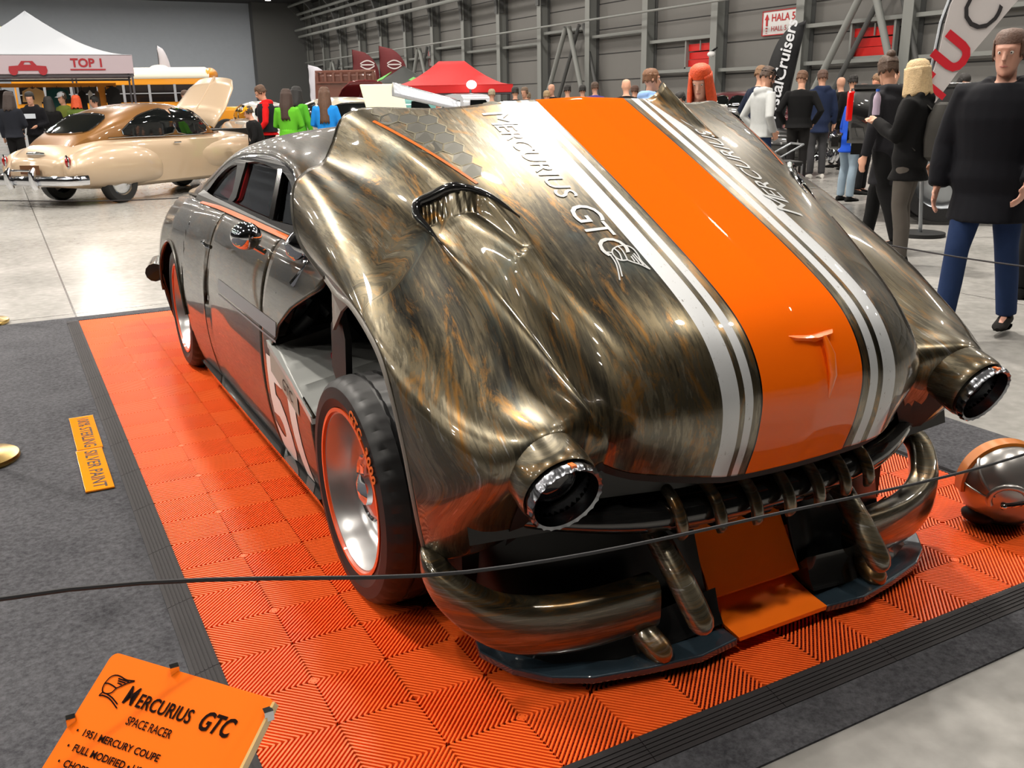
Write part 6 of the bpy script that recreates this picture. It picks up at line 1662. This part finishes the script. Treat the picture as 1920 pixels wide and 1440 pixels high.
    person('blond person in beige jacket in the middle row', (11.3, 18.2), FWD, 1.68, (.60, .56, .48), DK, 'short', (.60, .50, .36))
    person('man with tan cap in the middle row right of the grey truck', (11.55, 19.7), mixd(BCK, LFT, .4), 1.79, (.3, .28, .26), DK, 'short', (.4, .32, .25))
    person('person in dark clothes bending beside the man with shaved head', (12.35, 21.0), mixd(RGT, FWD, .5), 1.68, (.12, .12, .13), DK, 'short', (.45, .38, .3))
    person('child in red scarf before the teal truck', (8.3, 17.8), mixd(BCK, LFT, .3), 1.60, (.75, .12, .18), DK, 'short', (.2, .14, .1))
    # ---- left middle group
    person('man in red hoodie and black vest looking down by the raised beige hood', (4.25, 16.6), mixd(LFT, BCK, .2), 1.82, (.78, .07, .08), DK, 'short', (.33, .23, .16), ('low', 'down'), 0, .08, 0, .5, near=True, hood=True, sleeve=.75, vest=(.10, .11, .13), wide=1.12)
    person('woman in lime green dress with long brown hair, left of two in green', (4.35, 15.6), mixd(FWD, RGT, .1), 1.72, (.36, .68, .16), (.36, .68, .16), 'long', (.20, .12, .08), ('front', 'front'), skirt=(.50, .03), near=True)
    person('woman in lime green dress with black hair, right of two in green', (4.85, 16.7), mixd(FWD, RGT, .3), 1.78, (.30, .62, .15), (.30, .62, .15), 'shoulder', (.06, .05, .05), ('down', 'down'), skirt=(.50, .03), near=True)
    person('woman in bright blue dress with very long brown hair', (4.98, 15.35), FWD, 1.74, (.12, .52, .86), (.14, .60, .92), 'vlong', (.32, .21, .14), ('front', 'front'), skirt=(.45, .03), near=True)
    person('person in yellow cap and black vest bending behind the raised beige hood', (3.75, 15.4), mixd(LFT, BCK, .2), 1.45, BLK, DK, 'short', (.2, .15, .1), ('low', 'low'), 0, .2, 0, .3, cap=(.92, .62, .06), vest=BLK)
    person('man looking over the roof of the beige coupe', (3.25, 19.3), mixd(RGT, BCK, .2), 1.79, (.45, .42, .4), DK, 'cropped', (.3, .22, .17), sk=(.74, .54, .44))
    # ---- people in the white tent
    person('woman with brown hair in dark jacket seen from behind at the left edge', (.02, 20.6), FWD, 1.80, (.12, .13, .16), BLK, 'shoulder', (.20, .15, .13), ('down', 'front'), near=False, wide=.95)
    person('man in black hoodie with white print leaning in the white tent', (.46, 21.6), mixd(BCK, RGT, .2), 1.82, (.06, .06, .08), DK, 'short', (.08, .06, .05), ('front', 'low'), 0, .1, 0, .3, hood=True, extras=lambda t, s, J, T: mk('chest_print', G().box(J(.03, .165, 1.28), (.22, .02, .10)), mat('print_white', (.75, .78, .82), .6), t, smooth=False))
    person('woman in black with dark hair at the tent counter', (.86, 22.6), mixd(FWD, LFT, .5), 1.72, BLK, DK, 'shoulder', (.07, .06, .05), ('front', 'front'), 0, .1)
    person('person in olive vest with white cap inside the white tent', (1.2, 23.6), mixd(BCK, LFT, .3), 1.84, (.42, .46, .2), DK, 'short', (.3, .25, .2), cap=(.75, .76, .78))
    person('woman with orange red hair inside the white tent', (1.42, 22.8), FWD, 1.74, (.35, .42, .18), DK, 'bob', (.78, .28, .08))
    person('person in dark grey right of the woman with orange hair in the tent', (1.88, 23.4), mixd(LFT, BCK, .3), 1.74, (.2, .22, .25), DK, 'short', (.08, .07, .06))
build_people()
# water bottle raised by the blonde woman
def build_bottle():
    t = thing('water_bottle', 'small clear water bottle with blue cap held up by the blonde woman', 'bottle', (6.28, 4.20, 1.30), world=False)
    mk('bottle', G().lathe([(0, 0), (.030, 0), (.032, .02), (.029, .07), (.032, .12), (.028, .15), (.013, .18), (.013, .195)], 20), mat('bottle_plastic', (.78, .72, .80), .1, 0, 0, alpha=.7), t)
    mk('bottle_cap', G().cyl((0, 0, .20), .016, .02, 16), mat('cap_blue', (.16, .35, .70), .4), t)
build_bottle()
